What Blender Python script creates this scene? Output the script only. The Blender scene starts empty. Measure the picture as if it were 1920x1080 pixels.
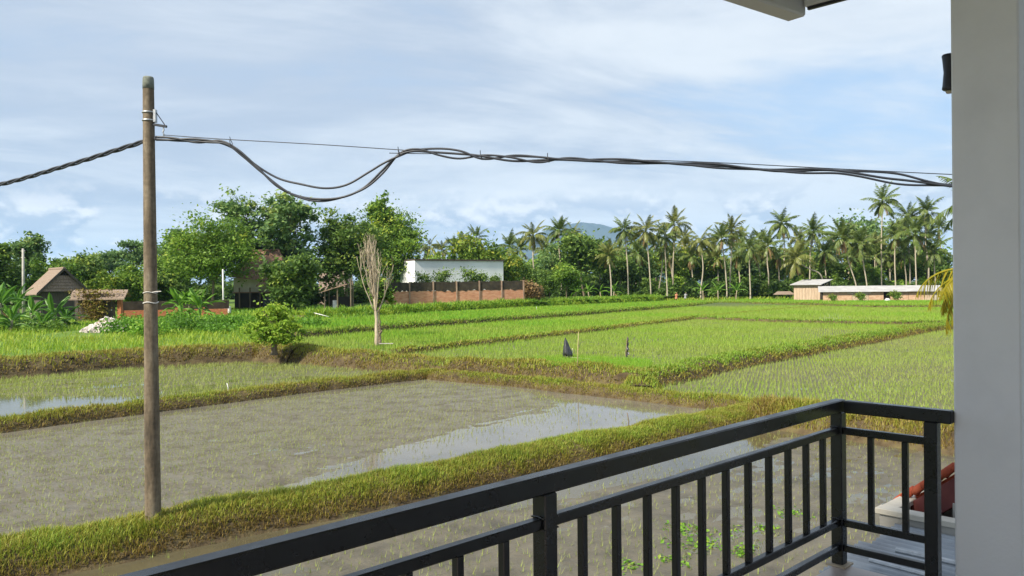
import bpy, bmesh, math, random
import numpy as np
from mathutils import Matrix, Vector

SC = bpy.context.scene
COL = SC.collection
R = math.radians

# ------------------------------------------------------------------ camera
EYE = 4.7
FPX = 1480.0                                   # focal length in pixels of a 1920 wide frame
cam_d = bpy.data.cameras.new('camera')
cam = bpy.data.objects.new('camera', cam_d); COL.objects.link(cam)
cam_d.sensor_width = 36.0
cam_d.lens = 36.0 * FPX / 1920.0
cam_d.clip_start = 0.05
cam_d.clip_end = 60000.0
CAMROT = Matrix.Rotation(R(90 - 0.155), 4, 'X') @ Matrix.Rotation(R(-0.57), 4, 'Z')
cam.matrix_world = Matrix.Translation((0, 0, EYE)) @ CAMROT
SC.camera = cam

# ------------------------------------------------------------------ sun, sky, exposure
SUN_AZ = math.atan2(-0.75, -0.66)              # direction to the sun, clockwise from +Y
SUN_EL = R(41)
sun_d = bpy.data.lights.new('sun', 'SUN')
sun_d.energy = 4.7
sun_d.angle = R(6.0)
sun_d.color = (1.0, 0.90, 0.74)
sun = bpy.data.objects.new('sun', sun_d); COL.objects.link(sun)
sdir = Vector((math.sin(SUN_AZ) * math.cos(SUN_EL), math.cos(SUN_AZ) * math.cos(SUN_EL), math.sin(SUN_EL)))
sun.rotation_euler = sdir.to_track_quat('Z', 'Y').to_euler()
sun.location = (-30, -25, 40)

SC.view_settings.view_transform = 'Standard'
SC.view_settings.look = 'None'
SC.view_settings.gamma = 1.0
SC.view_settings.exposure = 0.86
SC.view_settings.use_curve_mapping = False
SC.render.engine = 'CYCLES'
SC.cycles.use_denoising = True
SC.cycles.max_bounces = 6
SC.cycles.transparent_max_bounces = 6
SC.cycles.volume_bounces = 1

world = bpy.data.worlds.new('World'); SC.world = world
world.use_nodes = True
wn, wl = world.node_tree.nodes, world.node_tree.links
wn.clear()
def W(t, **kw):
    n = wn.new(t)
    for k, v in kw.items(): setattr(n, k, v)
    return n
def wmath(op, a, b=None, c=None, clamp=False):
    n = W('ShaderNodeMath', operation=op, use_clamp=clamp)
    for i, v in enumerate((a, b, c)):
        if v is None: continue
        if isinstance(v, (int, float)): n.inputs[i].default_value = v
        else: wl.new(v, n.inputs[i])
    return n.outputs[0]
def wmix(f, a, b):
    n = W('ShaderNodeMix', data_type='RGBA')
    if isinstance(f, (int, float)): n.inputs[0].default_value = f
    else: wl.new(f, n.inputs[0])
    for i, v in ((6, a), (7, b)):
        if isinstance(v, tuple): n.inputs[i].default_value = (*v, 1)
        else: wl.new(v, n.inputs[i])
    return n.outputs[2]
def wstep(v, lo, hi):
    n = W('ShaderNodeMapRange', interpolation_type='SMOOTHSTEP')
    wl.new(v, n.inputs[0]); n.inputs[1].default_value = lo; n.inputs[2].default_value = hi
    return n.outputs[0]
def wnoise(vec, scale, detail=6, rough=.55, dist=0.0):
    n = W('ShaderNodeTexNoise'); wl.new(vec, n.inputs['Vector'])
    n.inputs['Scale'].default_value = scale; n.inputs['Detail'].default_value = detail
    n.inputs['Roughness'].default_value = rough; n.inputs['Distortion'].default_value = dist
    return n.outputs['Fac']
def wvec(x, y, z=0.0):
    n = W('ShaderNodeCombineXYZ')
    for i, v in enumerate((x, y, z)):
        if isinstance(v, (int, float)): n.inputs[i].default_value = v
        else: wl.new(v, n.inputs[i])
    return n.outputs[0]
sky = W('ShaderNodeTexSky', sky_type='NISHITA', sun_disc=False, sun_elevation=SUN_EL, sun_rotation=SUN_AZ % (2 * math.pi))
sky.air_density = 1.0; sky.dust_density = 0.6; sky.ozone_density = 1.5
tc = W('ShaderNodeTexCoord')
sx = W('ShaderNodeSeparateXYZ'); wl.new(tc.outputs['Generated'], sx.inputs[0])
dx, dy, dz = sx.outputs
up = wmath('MAXIMUM', dz, 0.0)
den = wmath('ADD', up, 0.10)
u = wmath('DIVIDE', dx, den); v = wmath('DIVIDE', dy, den)
# streaky high cloud: coordinates turned a little and stretched
us = wmath('ADD', wmath('MULTIPLY', u, 0.55), wmath('MULTIPLY', v, 0.25))
vs = wmath('SUBTRACT', wmath('MULTIPLY', v, 0.95), wmath('MULTIPLY', u, 0.35))
pst = wvec(us, vs, 0.0)
az = wmath('ARCTAN2', dx, dy)
el = wmath('ARCSINE', dz)
n_big = wnoise(wvec(us, vs, 3.7), 0.30, 5, .5, .3)
n_mid = wnoise(wvec(us, vs, 9.1), 0.85, 10, .56, .8)
n_fine = wnoise(wvec(us, vs, 1.3), 3.4, 8, .6, .5)
# weather clears towards +X/+Y (the right of the photograph)
gap = wmath('MULTIPLY', wstep(az, -0.05, 0.40), wmath('MULTIPLY', wstep(el, 0.085, 0.15), wmath('SUBTRACT', 1.0, wstep(el, 0.21, 0.36))))
cover = wmath('ADD', wmath('MULTIPLY', n_big, 0.55), wmath('MULTIPLY', n_mid, 0.45))
cover = wmath('SUBTRACT', wmath('ADD', cover, 0.14), wmath('MULTIPLY', gap, 0.18))
cover = wmath('ADD', cover, wmath('MULTIPLY', wmath('SUBTRACT', n_fine, 0.5), 0.20))
veil = wstep(cover, 0.36, 0.58)
lowr = wmath('MULTIPLY', wstep(az, -0.25, 0.25), wmath('SUBTRACT', 1.0, wstep(el, 0.11, 0.19)))
bright = wstep(wmath('ADD', wmath('ADD', wmath('MULTIPLY', n_mid, .8), wmath('MULTIPLY', n_fine, .2)), wmath('MULTIPLY', lowr, 0.07)), 0.36, 0.64)
CB = 0.93
veil_col = wmix(bright, (3.15 * CB, 3.65 * CB, 4.45 * CB), (5.15 * CB, 5.5 * CB, 5.85 * CB))
base_sky = wmix(0.8, sky.outputs[0], (2.5, 3.65, 5.2))
c1 = wmix(wmath('MULTIPLY', veil, 0.93), base_sky, veil_col)
# low cumulus bank close to the horizon
cv = wvec(wmath('MULTIPLY', az, 9.0), wmath('MULTIPLY', el, 15.0), 2.2)
cv2 = wvec(wmath('MULTIPLY', az, 9.0), wmath('ADD', wmath('MULTIPLY', el, 15.0), 0.16), 2.2)
k1 = wnoise(cv, 1.25, 8, .55, .1); k2 = wnoise(cv2, 1.25, 8, .55, .1)
band = wmath('MULTIPLY', wstep(el, 0.0, 0.04), wmath('SUBTRACT', 1.0, wstep(el, 0.075, 0.135)))
cum = wmath('MULTIPLY', wstep(k1, 0.45, 0.51), band)
shade = wstep(wmath('SUBTRACT', k1, k2), -0.06, 0.10)
cum_col = wmix(shade, (2.75, 3.3, 4.2), (6.2, 6.25, 6.3))
c2 = wmix(wmath('MULTIPLY', cum, 0.85), c1, cum_col)
bg = W('ShaderNodeBackground'); bg.inputs['Strength'].default_value = 0.10
wl.new(c2, bg.inputs['Color'])
wo = W('ShaderNodeOutputWorld'); wl.new(bg.outputs[0], wo.inputs['Surface'])

# ------------------------------------------------------------------ helpers
_RM = np.array(CAMROT.to_3x3())
def ray(px, py):
    return _RM @ np.array([(px - 960) / FPX, (540 - py) / FPX, -1.0])
def at(px, py, z):
    """world point on the level z along the sight line of a spot in the photograph"""
    d = ray(px, py); t = (z - EYE) / d[2]
    return np.array([d[0] * t, d[1] * t, z])
def atY(px, py, Y):
    d = ray(px, py); t = Y / d[1]
    return np.array([d[0] * t, Y, EYE + d[2] * t])

def link(o): COL.objects.link(o); return o
def tag(o, label=None, cat=None, group=None, kind=None):
    if label: o['label'] = label
    if cat: o['category'] = cat
    if group: o['group'] = group
    if kind: o['kind'] = kind
    return o
def thing(name, label, cat, loc=(0, 0, 0), group=None, rz=0.0):
    o = link(bpy.data.objects.new(name, None))
    o.location = tuple(float(c) for c in loc); o.rotation_euler = (0, 0, rz); o.empty_display_size = .2
    return tag(o, label, cat, group)

def np_mesh(name, V, T, tint=None, mat=None, smooth=False):
    """triangle (or quad) soup from numpy arrays"""
    V = np.asarray(V, dtype=np.float32); T = np.asarray(T, dtype=np.int32)
    k = T.shape[1]
    me = bpy.data.meshes.new(name)
    me.vertices.add(len(V)); me.vertices.foreach_set('co', V.ravel())
    me.loops.add(T.size); me.loops.foreach_set('vertex_index', T.ravel())
    me.polygons.add(len(T)); me.polygons.foreach_set('loop_start', np.arange(0, T.size, k, dtype=np.int32))
    me.polygons.foreach_set('use_smooth', np.full(len(T), bool(smooth)))
    if tint is not None:
        a = me.attributes.new('tint', 'FLOAT', 'POINT'); a.data.foreach_set('value', np.asarray(tint, dtype=np.float32))
    me.update(calc_edges=True)
    if mat: me.materials.append(mat)
    return me
def obj(name, me, parent=None, loc=None):
    o = link(bpy.data.objects.new(name, me))
    if parent is not None: o.parent = parent
    if loc is not None: o.location = tuple(float(c) for c in loc)
    return o

class MB:
    """collects boxes, tubes and faces; build() makes ONE mesh object"""
    def __init__(s): s.V = []; s.F = []
    def add(s, vs, fs):
        n = len(s.V); s.V.extend([tuple(float(c) for c in q) for q in vs]); s.F.extend([tuple(n + i for i in f) for f in fs]); return s
    def box(s, c, size, ax=None, bev=0.0):
        """box about c; ax = 3 unit vectors"""
        A = np.eye(3) if ax is None else np.asarray(ax, float)
        h = np.asarray(size, float) / 2; c = np.asarray(c, float)
        if bev <= 0:
            vs = [c + A.T @ (h * np.array(q)) for q in ((-1,-1,-1),(1,-1,-1),(1,1,-1),(-1,1,-1),(-1,-1,1),(1,-1,1),(1,1,1),(-1,1,1))]
            return s.add(vs, ((3,2,1,0),(4,5,6,7),(0,1,5,4),(1,2,6,5),(2,3,7,6),(3,0,4,7)))
        b = min(bev, h.min() * .9)
        vs = []; idx = {}
        for sx_ in (-1, 1):
            for sy_ in (-1, 1):
                for sz_ in (-1, 1):
                    sg = np.array((sx_, sy_, sz_))
                    for k in range(3):
                        q = sg * (h - b); q[k] = sg[k] * h[k]
                        idx[(sx_, sy_, sz_, k)] = len(vs); vs.append(c + A.T @ q)
        fs = []
        for k in range(3):
            i, j = (k + 1) % 3, (k + 2) % 3
            for sg in (-1, 1):
                f = []
                for (p, q) in ((-1,-1),(1,-1),(1,1),(-1,1)):
                    t = [0, 0, 0]; t[k] = sg; t[i] = p; t[j] = q; f.append(idx[(*t, k)])
                fs.append(f if sg > 0 else f[::-1])
        for k in range(3):
            i, j = (k + 1) % 3, (k + 2) % 3
            for p in (-1, 1):
                for q in (-1, 1):
                    t0 = [0,0,0]; t1 = [0,0,0]; t0[k] = -1; t1[k] = 1
                    for t in (t0, t1): t[i] = p; t[j] = q
                    f = [idx[(*t0, i)], idx[(*t1, i)], idx[(*t1, j)], idx[(*t0, j)]]
                    fs.append(f if p * q < 0 else f[::-1])
        for sx_ in (-1, 1):
            for sy_ in (-1, 1):
                for sz_ in (-1, 1):
                    f = [idx[(sx_, sy_, sz_, k)] for k in range(3)]
                    fs.append(f if sx_ * sy_ * sz_ > 0 else f[::-1])
        return s.add(vs, fs)
    def tube(s, path, rad, n=8, cap=True):
        P = np.asarray(path, float); m = len(P)
        rad = np.full(m, rad) if np.isscalar(rad) else np.asarray(rad, float)
        ref = np.array([0.0, 0, 1])
        vs = []; fs = []
        T = np.gradient(P, axis=0); T /= np.linalg.norm(T, axis=1)[:, None] + 1e-12
        if abs(T[0] @ ref) > .9: ref = np.array([1.0, 0, 0])
        U = np.cross(T[0], ref); U /= np.linalg.norm(U)
        for i in range(m):
            U = U - T[i] * (U @ T[i]); U /= np.linalg.norm(U) + 1e-12
            Wv = np.cross(T[i], U)
            for k in range(n):
                a = 2 * math.pi * k / n
                vs.append(P[i] + rad[i] * (math.cos(a) * U + math.sin(a) * Wv))
        for i in range(m - 1):
            for k in range(n):
                k2 = (k + 1) % n
                fs.append((i*n+k, i*n+k2, (i+1)*n+k2, (i+1)*n+k))
        if cap:
            fs.append(tuple(range(n))[::-1]); fs.append(tuple((m-1)*n + k for k in range(n)))
        return s.add(vs, fs)
    def build(s, name, mat, parent=None, smooth=False, loc=None, kind=None):
        me = bpy.data.meshes.new(name); me.from_pydata(s.V, [], s.F); me.update()
        if smooth: me.polygons.foreach_set('use_smooth', [True] * len(me.polygons))
        if mat: me.materials.append(mat)
        o = obj(name, me, parent, loc)
        if kind: o['kind'] = kind
        return o
def rel(P, o): return np.asarray(P, float) - np.asarray(o, float)

def resample(P, step):
    P = np.asarray(P, float); d = np.r_[0, np.cumsum(np.linalg.norm(np.diff(P, axis=0), axis=1))]
    n = max(2, int(d[-1] / step) + 1); t = np.linspace(0, d[-1], n)
    return np.stack([np.interp(t, d, P[:, k]) for k in range(P.shape[1])], 1)
def smooth_line(P, step, it=3):
    Q = resample(P, step)
    for _ in range(it):
        Q[1:-1] = .25 * Q[:-2] + .5 * Q[1:-1] + .25 * Q[2:]
    return Q
def in_poly(P, poly):
    x, y = P[:, 0], P[:, 1]; c = np.zeros(len(P), bool); n = len(poly)
    for i in range(n):
        x0, y0 = poly[i][:2]; x1, y1 = poly[(i + 1) % n][:2]
        m = (y0 > y) != (y1 > y)
        with np.errstate(divide='ignore', invalid='ignore'):
            xi = (x1 - x0) * (y - y0) / (y1 - y0 + 1e-12) + x0
        c ^= m & (x < xi)
    return c
def seg_dist(P, line):
    """distance to a polyline and the position along it (0..1)"""
    best = np.full(len(P), 1e9); tt = np.zeros(len(P)); L = np.asarray(line)[:, :2]; n = len(L) - 1
    for i in range(n):
        a, b = L[i], L[i + 1]; ab = b - a
        t = np.clip(((P[:, :2] - a) @ ab) / (ab @ ab + 1e-12), 0, 1)
        d = np.linalg.norm(P[:, :2] - (a + t[:, None] * ab), axis=1)
        m = d < best; best[m] = d[m]; tt[m] = (i + t[m]) / n
    return best, tt
_ph = np.random.default_rng(77)
_WV = [(_ph.uniform(0, 2 * math.pi), _ph.uniform(0, 2 * math.pi), _ph.uniform(.6, 1.6)) for _ in range(24)]
def wob(x, y, s=1.0, k0=0):
    """cheap smooth noise, about -1..1"""
    r = 0
    for i in range(7):
        a, p, f = _WV[(k0 + i) % 24]
        r = r + np.sin((x * math.cos(a) + y * math.sin(a)) * f * s * (1 + i * .45) + p) / (1 + i * .35)
    return r / 3.2

# ------------------------------------------------------------------ materials
MATS = {}
def new_mat(name):
    m = bpy.data.materials.new(name); m.use_nodes = True; MATS[name] = m
    nt = m.node_tree; nt.nodes.clear()
    out = nt.nodes.new('ShaderNodeOutputMaterial'); b = nt.nodes.new('ShaderNodeBsdfPrincipled')
    nt.links.new(b.outputs[0], out.inputs[0])
    return m, nt, b, out
def ramp(nt, fac, stops):
    r = nt.nodes.new('ShaderNodeValToRGB'); nt.links.new(fac, r.inputs[0])
    e = r.color_ramp.elements
    while len(e) < len(stops): e.new(0.5)
    for i, (p, c) in enumerate(stops): e[i].position = p; e[i].color = (*c, 1)
    return r.outputs[0]
def nz(nt, scale, detail=5, rough=.55, coord='Object', stretch=None, dist=0.0):
    t = nt.nodes.new('ShaderNodeTexCoord'); n = nt.nodes.new('ShaderNodeTexNoise')
    src = t.outputs[coord]
    if stretch:
        mp = nt.nodes.new('ShaderNodeMapping'); mp.inputs['Scale'].default_value = stretch
        nt.links.new(src, mp.inputs[0]); src = mp.outputs[0]
    nt.links.new(src, n.inputs['Vector'])
    n.inputs['Scale'].default_value = scale; n.inputs['Detail'].default_value = detail
    n.inputs['Roughness'].default_value = rough; n.inputs['Distortion'].default_value = dist
    return n.outputs['Fac']
def bump(nt, b, h, strength=.3, dist=.02):
    n = nt.nodes.new('ShaderNodeBump'); n.inputs['Strength'].default_value = strength; n.inputs['Distance'].default_value = dist
    nt.links.new(h, n.inputs['Height']); nt.links.new(n.outputs[0], b.inputs['Normal'])
def mul(nt, a, b_):
    n = nt.nodes.new('ShaderNodeMix'); n.data_type = 'RGBA'; n.blend_type = 'MULTIPLY'; n.inputs[0].default_value = 1
    nt.links.new(a, n.inputs[6]); nt.links.new(b_, n.inputs[7]); return n.outputs[2]
def simple(name, stops, scale=6, rough=.7, spec=.4, detail=6, bmp=.2, bd=.01, metal=0.0, coord='Object', stretch=None, bscale=None):
    m, nt, b, out = new_mat(name)
    f = nz(nt, scale, detail, coord=coord, stretch=stretch)
    nt.links.new(ramp(nt, f, stops), b.inputs['Base Color'])
    b.inputs['Roughness'].default_value = rough; b.inputs['Specular IOR Level'].default_value = spec; b.inputs['Metallic'].default_value = metal
    if bmp: bump(nt, b, nz(nt, bscale or scale * 3, 6, coord=coord, stretch=stretch), bmp, bd)
    return m
def leafy(name, stops, trans=.35, rough=.5, spec=.25):
    """leaf or blade: colour by each leaf's own tint, some light shines through"""
    m, nt, b, out = new_mat(name)
    a = nt.nodes.new('ShaderNodeAttribute'); a.attribute_name = 'tint'
    col = ramp(nt, a.outputs['Fac'], stops)
    nt.links.new(col, b.inputs['Base Color']); b.inputs['Roughness'].default_value = rough; b.inputs['Specular IOR Level'].default_value = spec
    tr = nt.nodes.new('ShaderNodeBsdfTranslucent'); nt.links.new(col, tr.inputs[0])
    mx = nt.nodes.new('ShaderNodeMixShader'); mx.inputs[0].default_value = trans
    nt.links.new(b.outputs[0], mx.inputs[1]); nt.links.new(tr.outputs[0], mx.inputs[2]); nt.links.new(mx.outputs[0], out.inputs[0])
    return m

M = {}
M['bund_grass'] = leafy('bund_grass', [(0, (.13, .085, .035)), (.3, (.27, .20, .055)), (.6, (.29, .30, .045)), (1, (.20, .34, .04))])
M['meadow_grass'] = leafy('meadow_grass', [(0, (.34, .30, .06)), (.35, (.34, .40, .045)), (.7, (.24, .39, .035)), (1, (.10, .25, .03))])
M['rice'] = leafy('rice', [(0, (.33, .35, .11)), (.4, (.33, .41, .10)), (.75, (.28, .44, .045)), (1, (.17, .40, .03))], trans=.4)
M['mud'], nt, b, _ = new_mat('mud')
f = nz(nt, 1.3, 8, .6); f2 = nz(nt, 9, 6, .65, stretch=(1, 2.2, 1))
c = mul(nt, ramp(nt, f, [(.3, (.082, .071, .047)), (.5, (.135, .119, .082)), (.75, (.182, .161, .115))]), ramp(nt, f2, [(.32, (.55, .55, .53)), (.52, (1.0, 1.0, .98)), (.75, (1.12, 1.1, 1.06))]))
nt.links.new(c, b.inputs['Base Color']); b.inputs['Specular IOR Level'].default_value = .5
rr = ramp(nt, f, [(.38, (.65, .65, .65)), (.62, (.28, .28, .28))]); nt.links.new(rr, b.inputs['Roughness'])
bump(nt, b, f2, .9, .04)
def water(name, col, rough=.04, bscale=5, bstr=.05):
    m, nt, b, _ = new_mat(name)
    f = nz(nt, .35, 5)
    nt.links.new(ramp(nt, f, [(.35, tuple(x * .8 for x in col)), (.65, tuple(x * 1.15 for x in col))]), b.inputs['Base Color'])
    b.inputs['Roughness'].default_value = rough; b.inputs['IOR'].default_value = 1.33; b.inputs['Specular IOR Level'].default_value = .5
    bump(nt, b, nz(nt, bscale, 3), bstr, .02)
    return m
M['water'] = water('water', (.155, .145, .118), .025, 4, .03)
M['water_green'] = water('water_green', (.10, .098, .05), .04, 3, .05)
M['soil'] = simple('soil', [(.3, (.045, .034, .020)), (.5, (.085, .064, .036)), (.7, (.12, .10, .045))], 2.5, .95, .2, bmp=.8, bd=.06, bscale=9)
M['meadow_soil'] = simple('meadow_soil', [(.3, (.07, .13, .02)), (.55, (.11, .19, .03)), (.75, (.16, .18, .05))], .5, .95, .2, bmp=.6, bd=.1, bscale=4)
M['terrain'] = simple('terrain', [(.3, (.06, .09, .03)), (.7, (.11, .13, .05))], .05, .95, .2, bmp=0)

M['olive_mud'], nt, b, _ = new_mat('olive_mud')
f = nz(nt, .9, 8, .6)
nt.links.new(ramp(nt, f, [(.3, (.065, .068, .028)), (.6, (.11, .11, .048)), (.8, (.15, .135, .075))]), b.inputs['Base Color']); b.inputs['Roughness'].default_value = .8
bump(nt, b, nz(nt, 7, 6), .5, .03)
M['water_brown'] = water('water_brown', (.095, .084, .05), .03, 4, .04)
M['shaded_mud'] = simple('shaded_mud', [(.3, (.060, .052, .034)), (.5, (.098, .086, .058)), (.75, (.135, .118, .082))], 1.5, .5, .5, detail=9, bmp=.9, bd=.04, bscale=9)  # darker copy of the mud: shade over the near paddy put into the colour
# ------------------------------------------------------------------ terrain and terraces
def line(pts, z):
    """crest line: spots of the photograph brought down to level z (z may be per point)"""
    zs = z if isinstance(z, (list, tuple)) else [z] * len(pts)
    return np.array([at(p[0], p[1], q) for p, q in zip(pts, zs)])
J0 = (800, 694)
B1 = line([(-420, 1100), (0, 1018), (290, 970), (500, 932), (700, 897), (1000, 836), (1200, 800), (1440, 764)], .36)
B2a = line([J0, (1000, 710), (1200, 731), (1330, 744), (1440, 754)], .38)
B2b = line([(1440, 753), (1560, 766), (1780, 792), (2200, 838)], .62)
B1[-1, :2] = B2a[-1, :2]
B3 = line([(-300, 815), (0, 786), (270, 753), (560, 719), J0], .38)
B3[-1, :2] = B2a[0, :2]
B4 = line([(-300, 694), (0, 674), (250, 657), (490, 646), (560, 650)], 1.0)
B5a = line([(560, 650), (650, 660), (740, 668), (800, 673)], [1.0, .9, .80, .78])
B5b = line([(800, 673), (900, 676), (1000, 680), (1100, 686), (1200, 696)], .78)
B6 = line([(1200, 698), (1290, 682), (1380, 664), (1500, 646), (1600, 630), (1700, 614), (1760, 606), (1900, 590)], .80)
B7 = line([(745, 655), (960, 632), (1100, 617), (1230, 602), (1300, 594), (1420, 583), (1545, 573)], .95)
B8 = line([(560, 622), (760, 607), (1020, 590), (1240, 574), (1345, 566)], 1.35); B8 = np.vstack([B8, [[*at(1545, 573, .95)[:2], 1.3]]])
B9 = line([(1300, 594), (1450, 599), (1640, 603), (1760, 604)], .98)
B9[0, :2] = B7[4, :2]; B9[-1, :2] = B6[-2, :2]
B10 = line([(1545, 573), (1640, 573), (1760, 572), (1950, 570)], 1.25)
B10[0, :2] = B7[-1, :2]
BC = line([(566, 598), (760, 587), (930, 577), (1100, 570), (1235, 564)], 1.4)      # foot of the far grass bank

def poly_sheet(name, poly, z, mat):
    """level sheet with a polygon outline, triangulated"""
    bm = bmesh.new()
    f = bm.faces.new([bm.verts.new((float(p[0]), float(p[1]), z)) for p in poly])
    bm.normal_update()
    if f.normal.z < 0: f.normal_flip()
    bmesh.ops.triangulate(bm, faces=bm.faces[:])
    me = bpy.data.meshes.new(name); bm.to_mesh(me); bm.free(); me.materials.append(mat)
    return tag(obj(name, me), kind='structure')
def xy(*ls): return np.concatenate([np.asarray(l)[:, :2] for l in ls])
def cut(a, keep=.0): return a

F2 = xy(B3, B2a[1:], B1[::-1][1:])
F1 = xy(B1, B2b, np.array([[24, 2], [10, -3], [-16, 1]]))
F4 = xy(B3, B5a[::-1], B4[::-1])
F5 = xy(B5b, B6[1:-1], B9[::-1][1:], B7[:5][::-1])
F5b = xy(B9[:-1], B6[-2:], B10[::-1][:-1], B7[4:][::-1])
F6 = xy(B6[:1] + 0, B6[1:], np.array([[95, 70]]), B2b[::-1], B2a[::-1][:2])
F7 = xy(B8, B7[::-1][1:], B5a[2::-1])
FARY = 168.0
F8 = xy(B8, B10[1:], np.array([[120, FARY], [32, FARY]]), BC[::-1])
SEED = np.array([at(968, 677, .7), at(1010, 671, .7), at(1062, 667, .7), at(1120, 670, .7), at(1185, 674, .7), at(1225, 680, .7), at(1212, 694, .7), at(1150, 693, .7), at(1080, 689, .7), at(1000, 684, .7)])

# terrain under everything, out to the horizon
gx = np.r_[-9000, -4000, -1500, -600, -300, np.arange(-200, 201, 10.0), 300, 600, 1500, 4000, 9000]
gy = np.r_[-400, -100, -40, np.arange(-20, 221, 8.0), 260, 330, 450, 700, 1200, 2500, 5000, 9000, 14500]
GX, GY = np.meshgrid(gx, gy)
def terrain_z(x, y):
    s = np.clip((y - 55) / 105, 0, 1); s = s * s * (3 - 2 * s)
    z = -0.75 + 2.1 * s
    lft = 1 / (1 + np.exp((x + 12 + .12 * y) / 8))
    far = np.clip((y - 168) / 6, 0, 1)
    return z + .25 * far + np.clip((y - 300) / 2000, 0, 1) * 6
GZ = terrain_z(GX, GY)
V = np.stack([GX.ravel(), GY.ravel(), GZ.ravel()], 1)
ny, nx = GX.shape
ii = (np.arange(ny - 1)[:, None] * nx + np.arange(nx - 1)[None]).ravel()
me = np_mesh('ground', V, np.stack([ii, ii + 1, ii + 1 + nx, ii + nx], 1), mat=M['terrain'], smooth=True)
tag(obj('ground', me), kind='structure')

# left meadow and the strip up to the brick wall
MEAD = np.concatenate([B4[:, :2], at(596, 648, .98)[None, :2], at(592, 628, 1.1)[None, :2], at(612, 604, 1.4)[None, :2], BC[1:, :2], np.array([[38, 172], [-140, 172], [-120, 30]])])
def meadow_z(x, y):
    z = np.interp(y, [40, 52, 82, 112, 135, 172], [1.0, .98, 1.35, 1.9, 2.15, 2.3])
    d, _ = seg_dist(np.stack([np.ravel(x), np.ravel(y)], 1), B4)
    d2, _ = seg_dist(np.stack([np.ravel(x), np.ravel(y)], 1), MEAD[4:10])
    return z + .07 * wob(x, y, .35, 3) + .05 * wob(x, y, 1.1, 9) - .25 * np.exp(-(d.reshape(np.shape(x)) / 1.3) ** 2) - .8 * np.exp(-(d2.reshape(np.shape(x)) / 1.1) ** 2)
xs = np.arange(-140, 40, 1.6); ys = np.arange(30, 173, 1.6)
GX, GY = np.meshgrid(xs, ys); P = np.stack([GX.ravel(), GY.ravel()], 1)
ok = in_poly(P, MEAD).reshape(GX.shape)
q = ok[:-1, :-1] | ok[1:, :-1] | ok[:-1, 1:] | ok[1:, 1:]
q &= (ok[:-1, :-1].astype(int) + ok[1:, :-1] + ok[:-1, 1:] + ok[1:, 1:]) >= 2
ii = (np.arange(len(ys) - 1)[:, None] * len(xs) + np.arange(len(xs) - 1)[None])[q]
me = np_mesh('meadow', np.c_[P, meadow_z(P[:, 0], P[:, 1])], np.stack([ii, ii + 1, ii + 1 + len(xs), ii + len(xs)], 1), mat=M['meadow_soil'], smooth=True)
tag(obj('meadow', me), kind='structure')

# water of the paddies; the two muddy ones get a churned mud bed that rises out of the water
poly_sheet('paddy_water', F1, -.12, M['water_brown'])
poly_sheet('paddy_water', F2, 0.0, M['water'])
poly_sheet('paddy_water', F4, .10, M['water_green'])
poly_sheet('paddy_water', F5, .60, M['water_green'])
poly_sheet('paddy_water', F6, .15, M['water_green'])
poly_sheet('paddy_water', F7, .85, M['water_green'])
poly_sheet('paddy_water', F5b, .88, M['water_green'])
poly_sheet('paddy_water', F8, 1.22, M['water_green'])
def mud_bed(name, poly, hfun, step, mat='mud', clo=(-24, 4), chi=(26, 48)):
    lo, hi = poly.min(0), poly.max(0)
    lo = np.maximum(lo, clo); hi = np.minimum(hi, chi)
    xs = np.arange(lo[0], hi[0], step); ys = np.arange(lo[1], hi[1], step)
    GX, GY = np.meshgrid(xs, ys); P = np.stack([GX.ravel(), GY.ravel()], 1)
    ok = in_poly(P, poly).reshape(GX.shape)
    q = ok[:-1, :-1] & ok[1:, :-1] & ok[:-1, 1:] & ok[1:, 1:]
    ii = (np.arange(len(ys) - 1)[:, None] * len(xs) + np.arange(len(xs) - 1)[None])[q]
    me = np_mesh(name, np.c_[P, hfun(P)], np.stack([ii, ii + 1, ii + 1 + len(xs), ii + len(xs)], 1), mat=M[mat], smooth=True)
    return tag(obj(name, me), kind='structure')
def rough_mud(P, s):
    x, y = P[:, 0], P[:, 1]
    return .014 * wob(x, y, 2.6, 1) + .013 * wob(x, y, 6.5, 5) + .010 * wob(x, y, 11, 9) + .014 * wob(x, y, .7, 11)
def mud2(P):
    d1, t1 = seg_dist(P, B1); d2, t2 = seg_dist(P, B2a); d3, t3 = seg_dist(P, B3)
    w1 = np.interp(t1, [0, .43, .57, .71, .857, 1], [1.35, 1.7, 2.4, 4.0, 5.8, 6.5])
    w2 = np.interp(t2, [0, .3, .5, .75, 1], [1.0, 1.5, 3.6, 5.0, 5.0])
    h = .029 + rough_mud(P, 1) + .022 * wob(P[:, 0], P[:, 1], .28, 17)
    return h - .10 * np.exp(-(d1 / w1) ** 4) - .10 * np.exp(-(d2 / w2) ** 4) - .09 * np.exp(-(d3 / 1.7) ** 4)
def mud1(P):
    d1, _ = seg_dist(P, B1); d2, _ = seg_dist(P, B2b)
    return -.12 + .019 + rough_mud(P, 1) + .02 * wob(P[:, 0], P[:, 1], .3, 7) - .10 * np.exp(-(d1 / 2.5) ** 4) - .06 * np.exp(-(d2 / 1.1) ** 4)
mud_bed('mud_bed', F2, mud2, .13)
mud_bed('mud_bed', F1, mud1, .13, 'shaded_mud')
def mud4(P):
    d3, t3 = seg_dist(P, B3); d4, _ = seg_dist(P, B4)
    w = np.interp(t3, [0, .22, .28, .38, .50, .58, 1], [1.2, 1.6, 5.0, 8.5, 5.0, 1.2, .8])
    return .10 + .008 + rough_mud(P, 1) * 1.2 + .03 * wob(P[:, 0], P[:, 1], .5, 6) - .12 * np.exp(-(d3 / w) ** 4) - .10 * np.exp(-(d4 / 2.2) ** 4)
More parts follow.
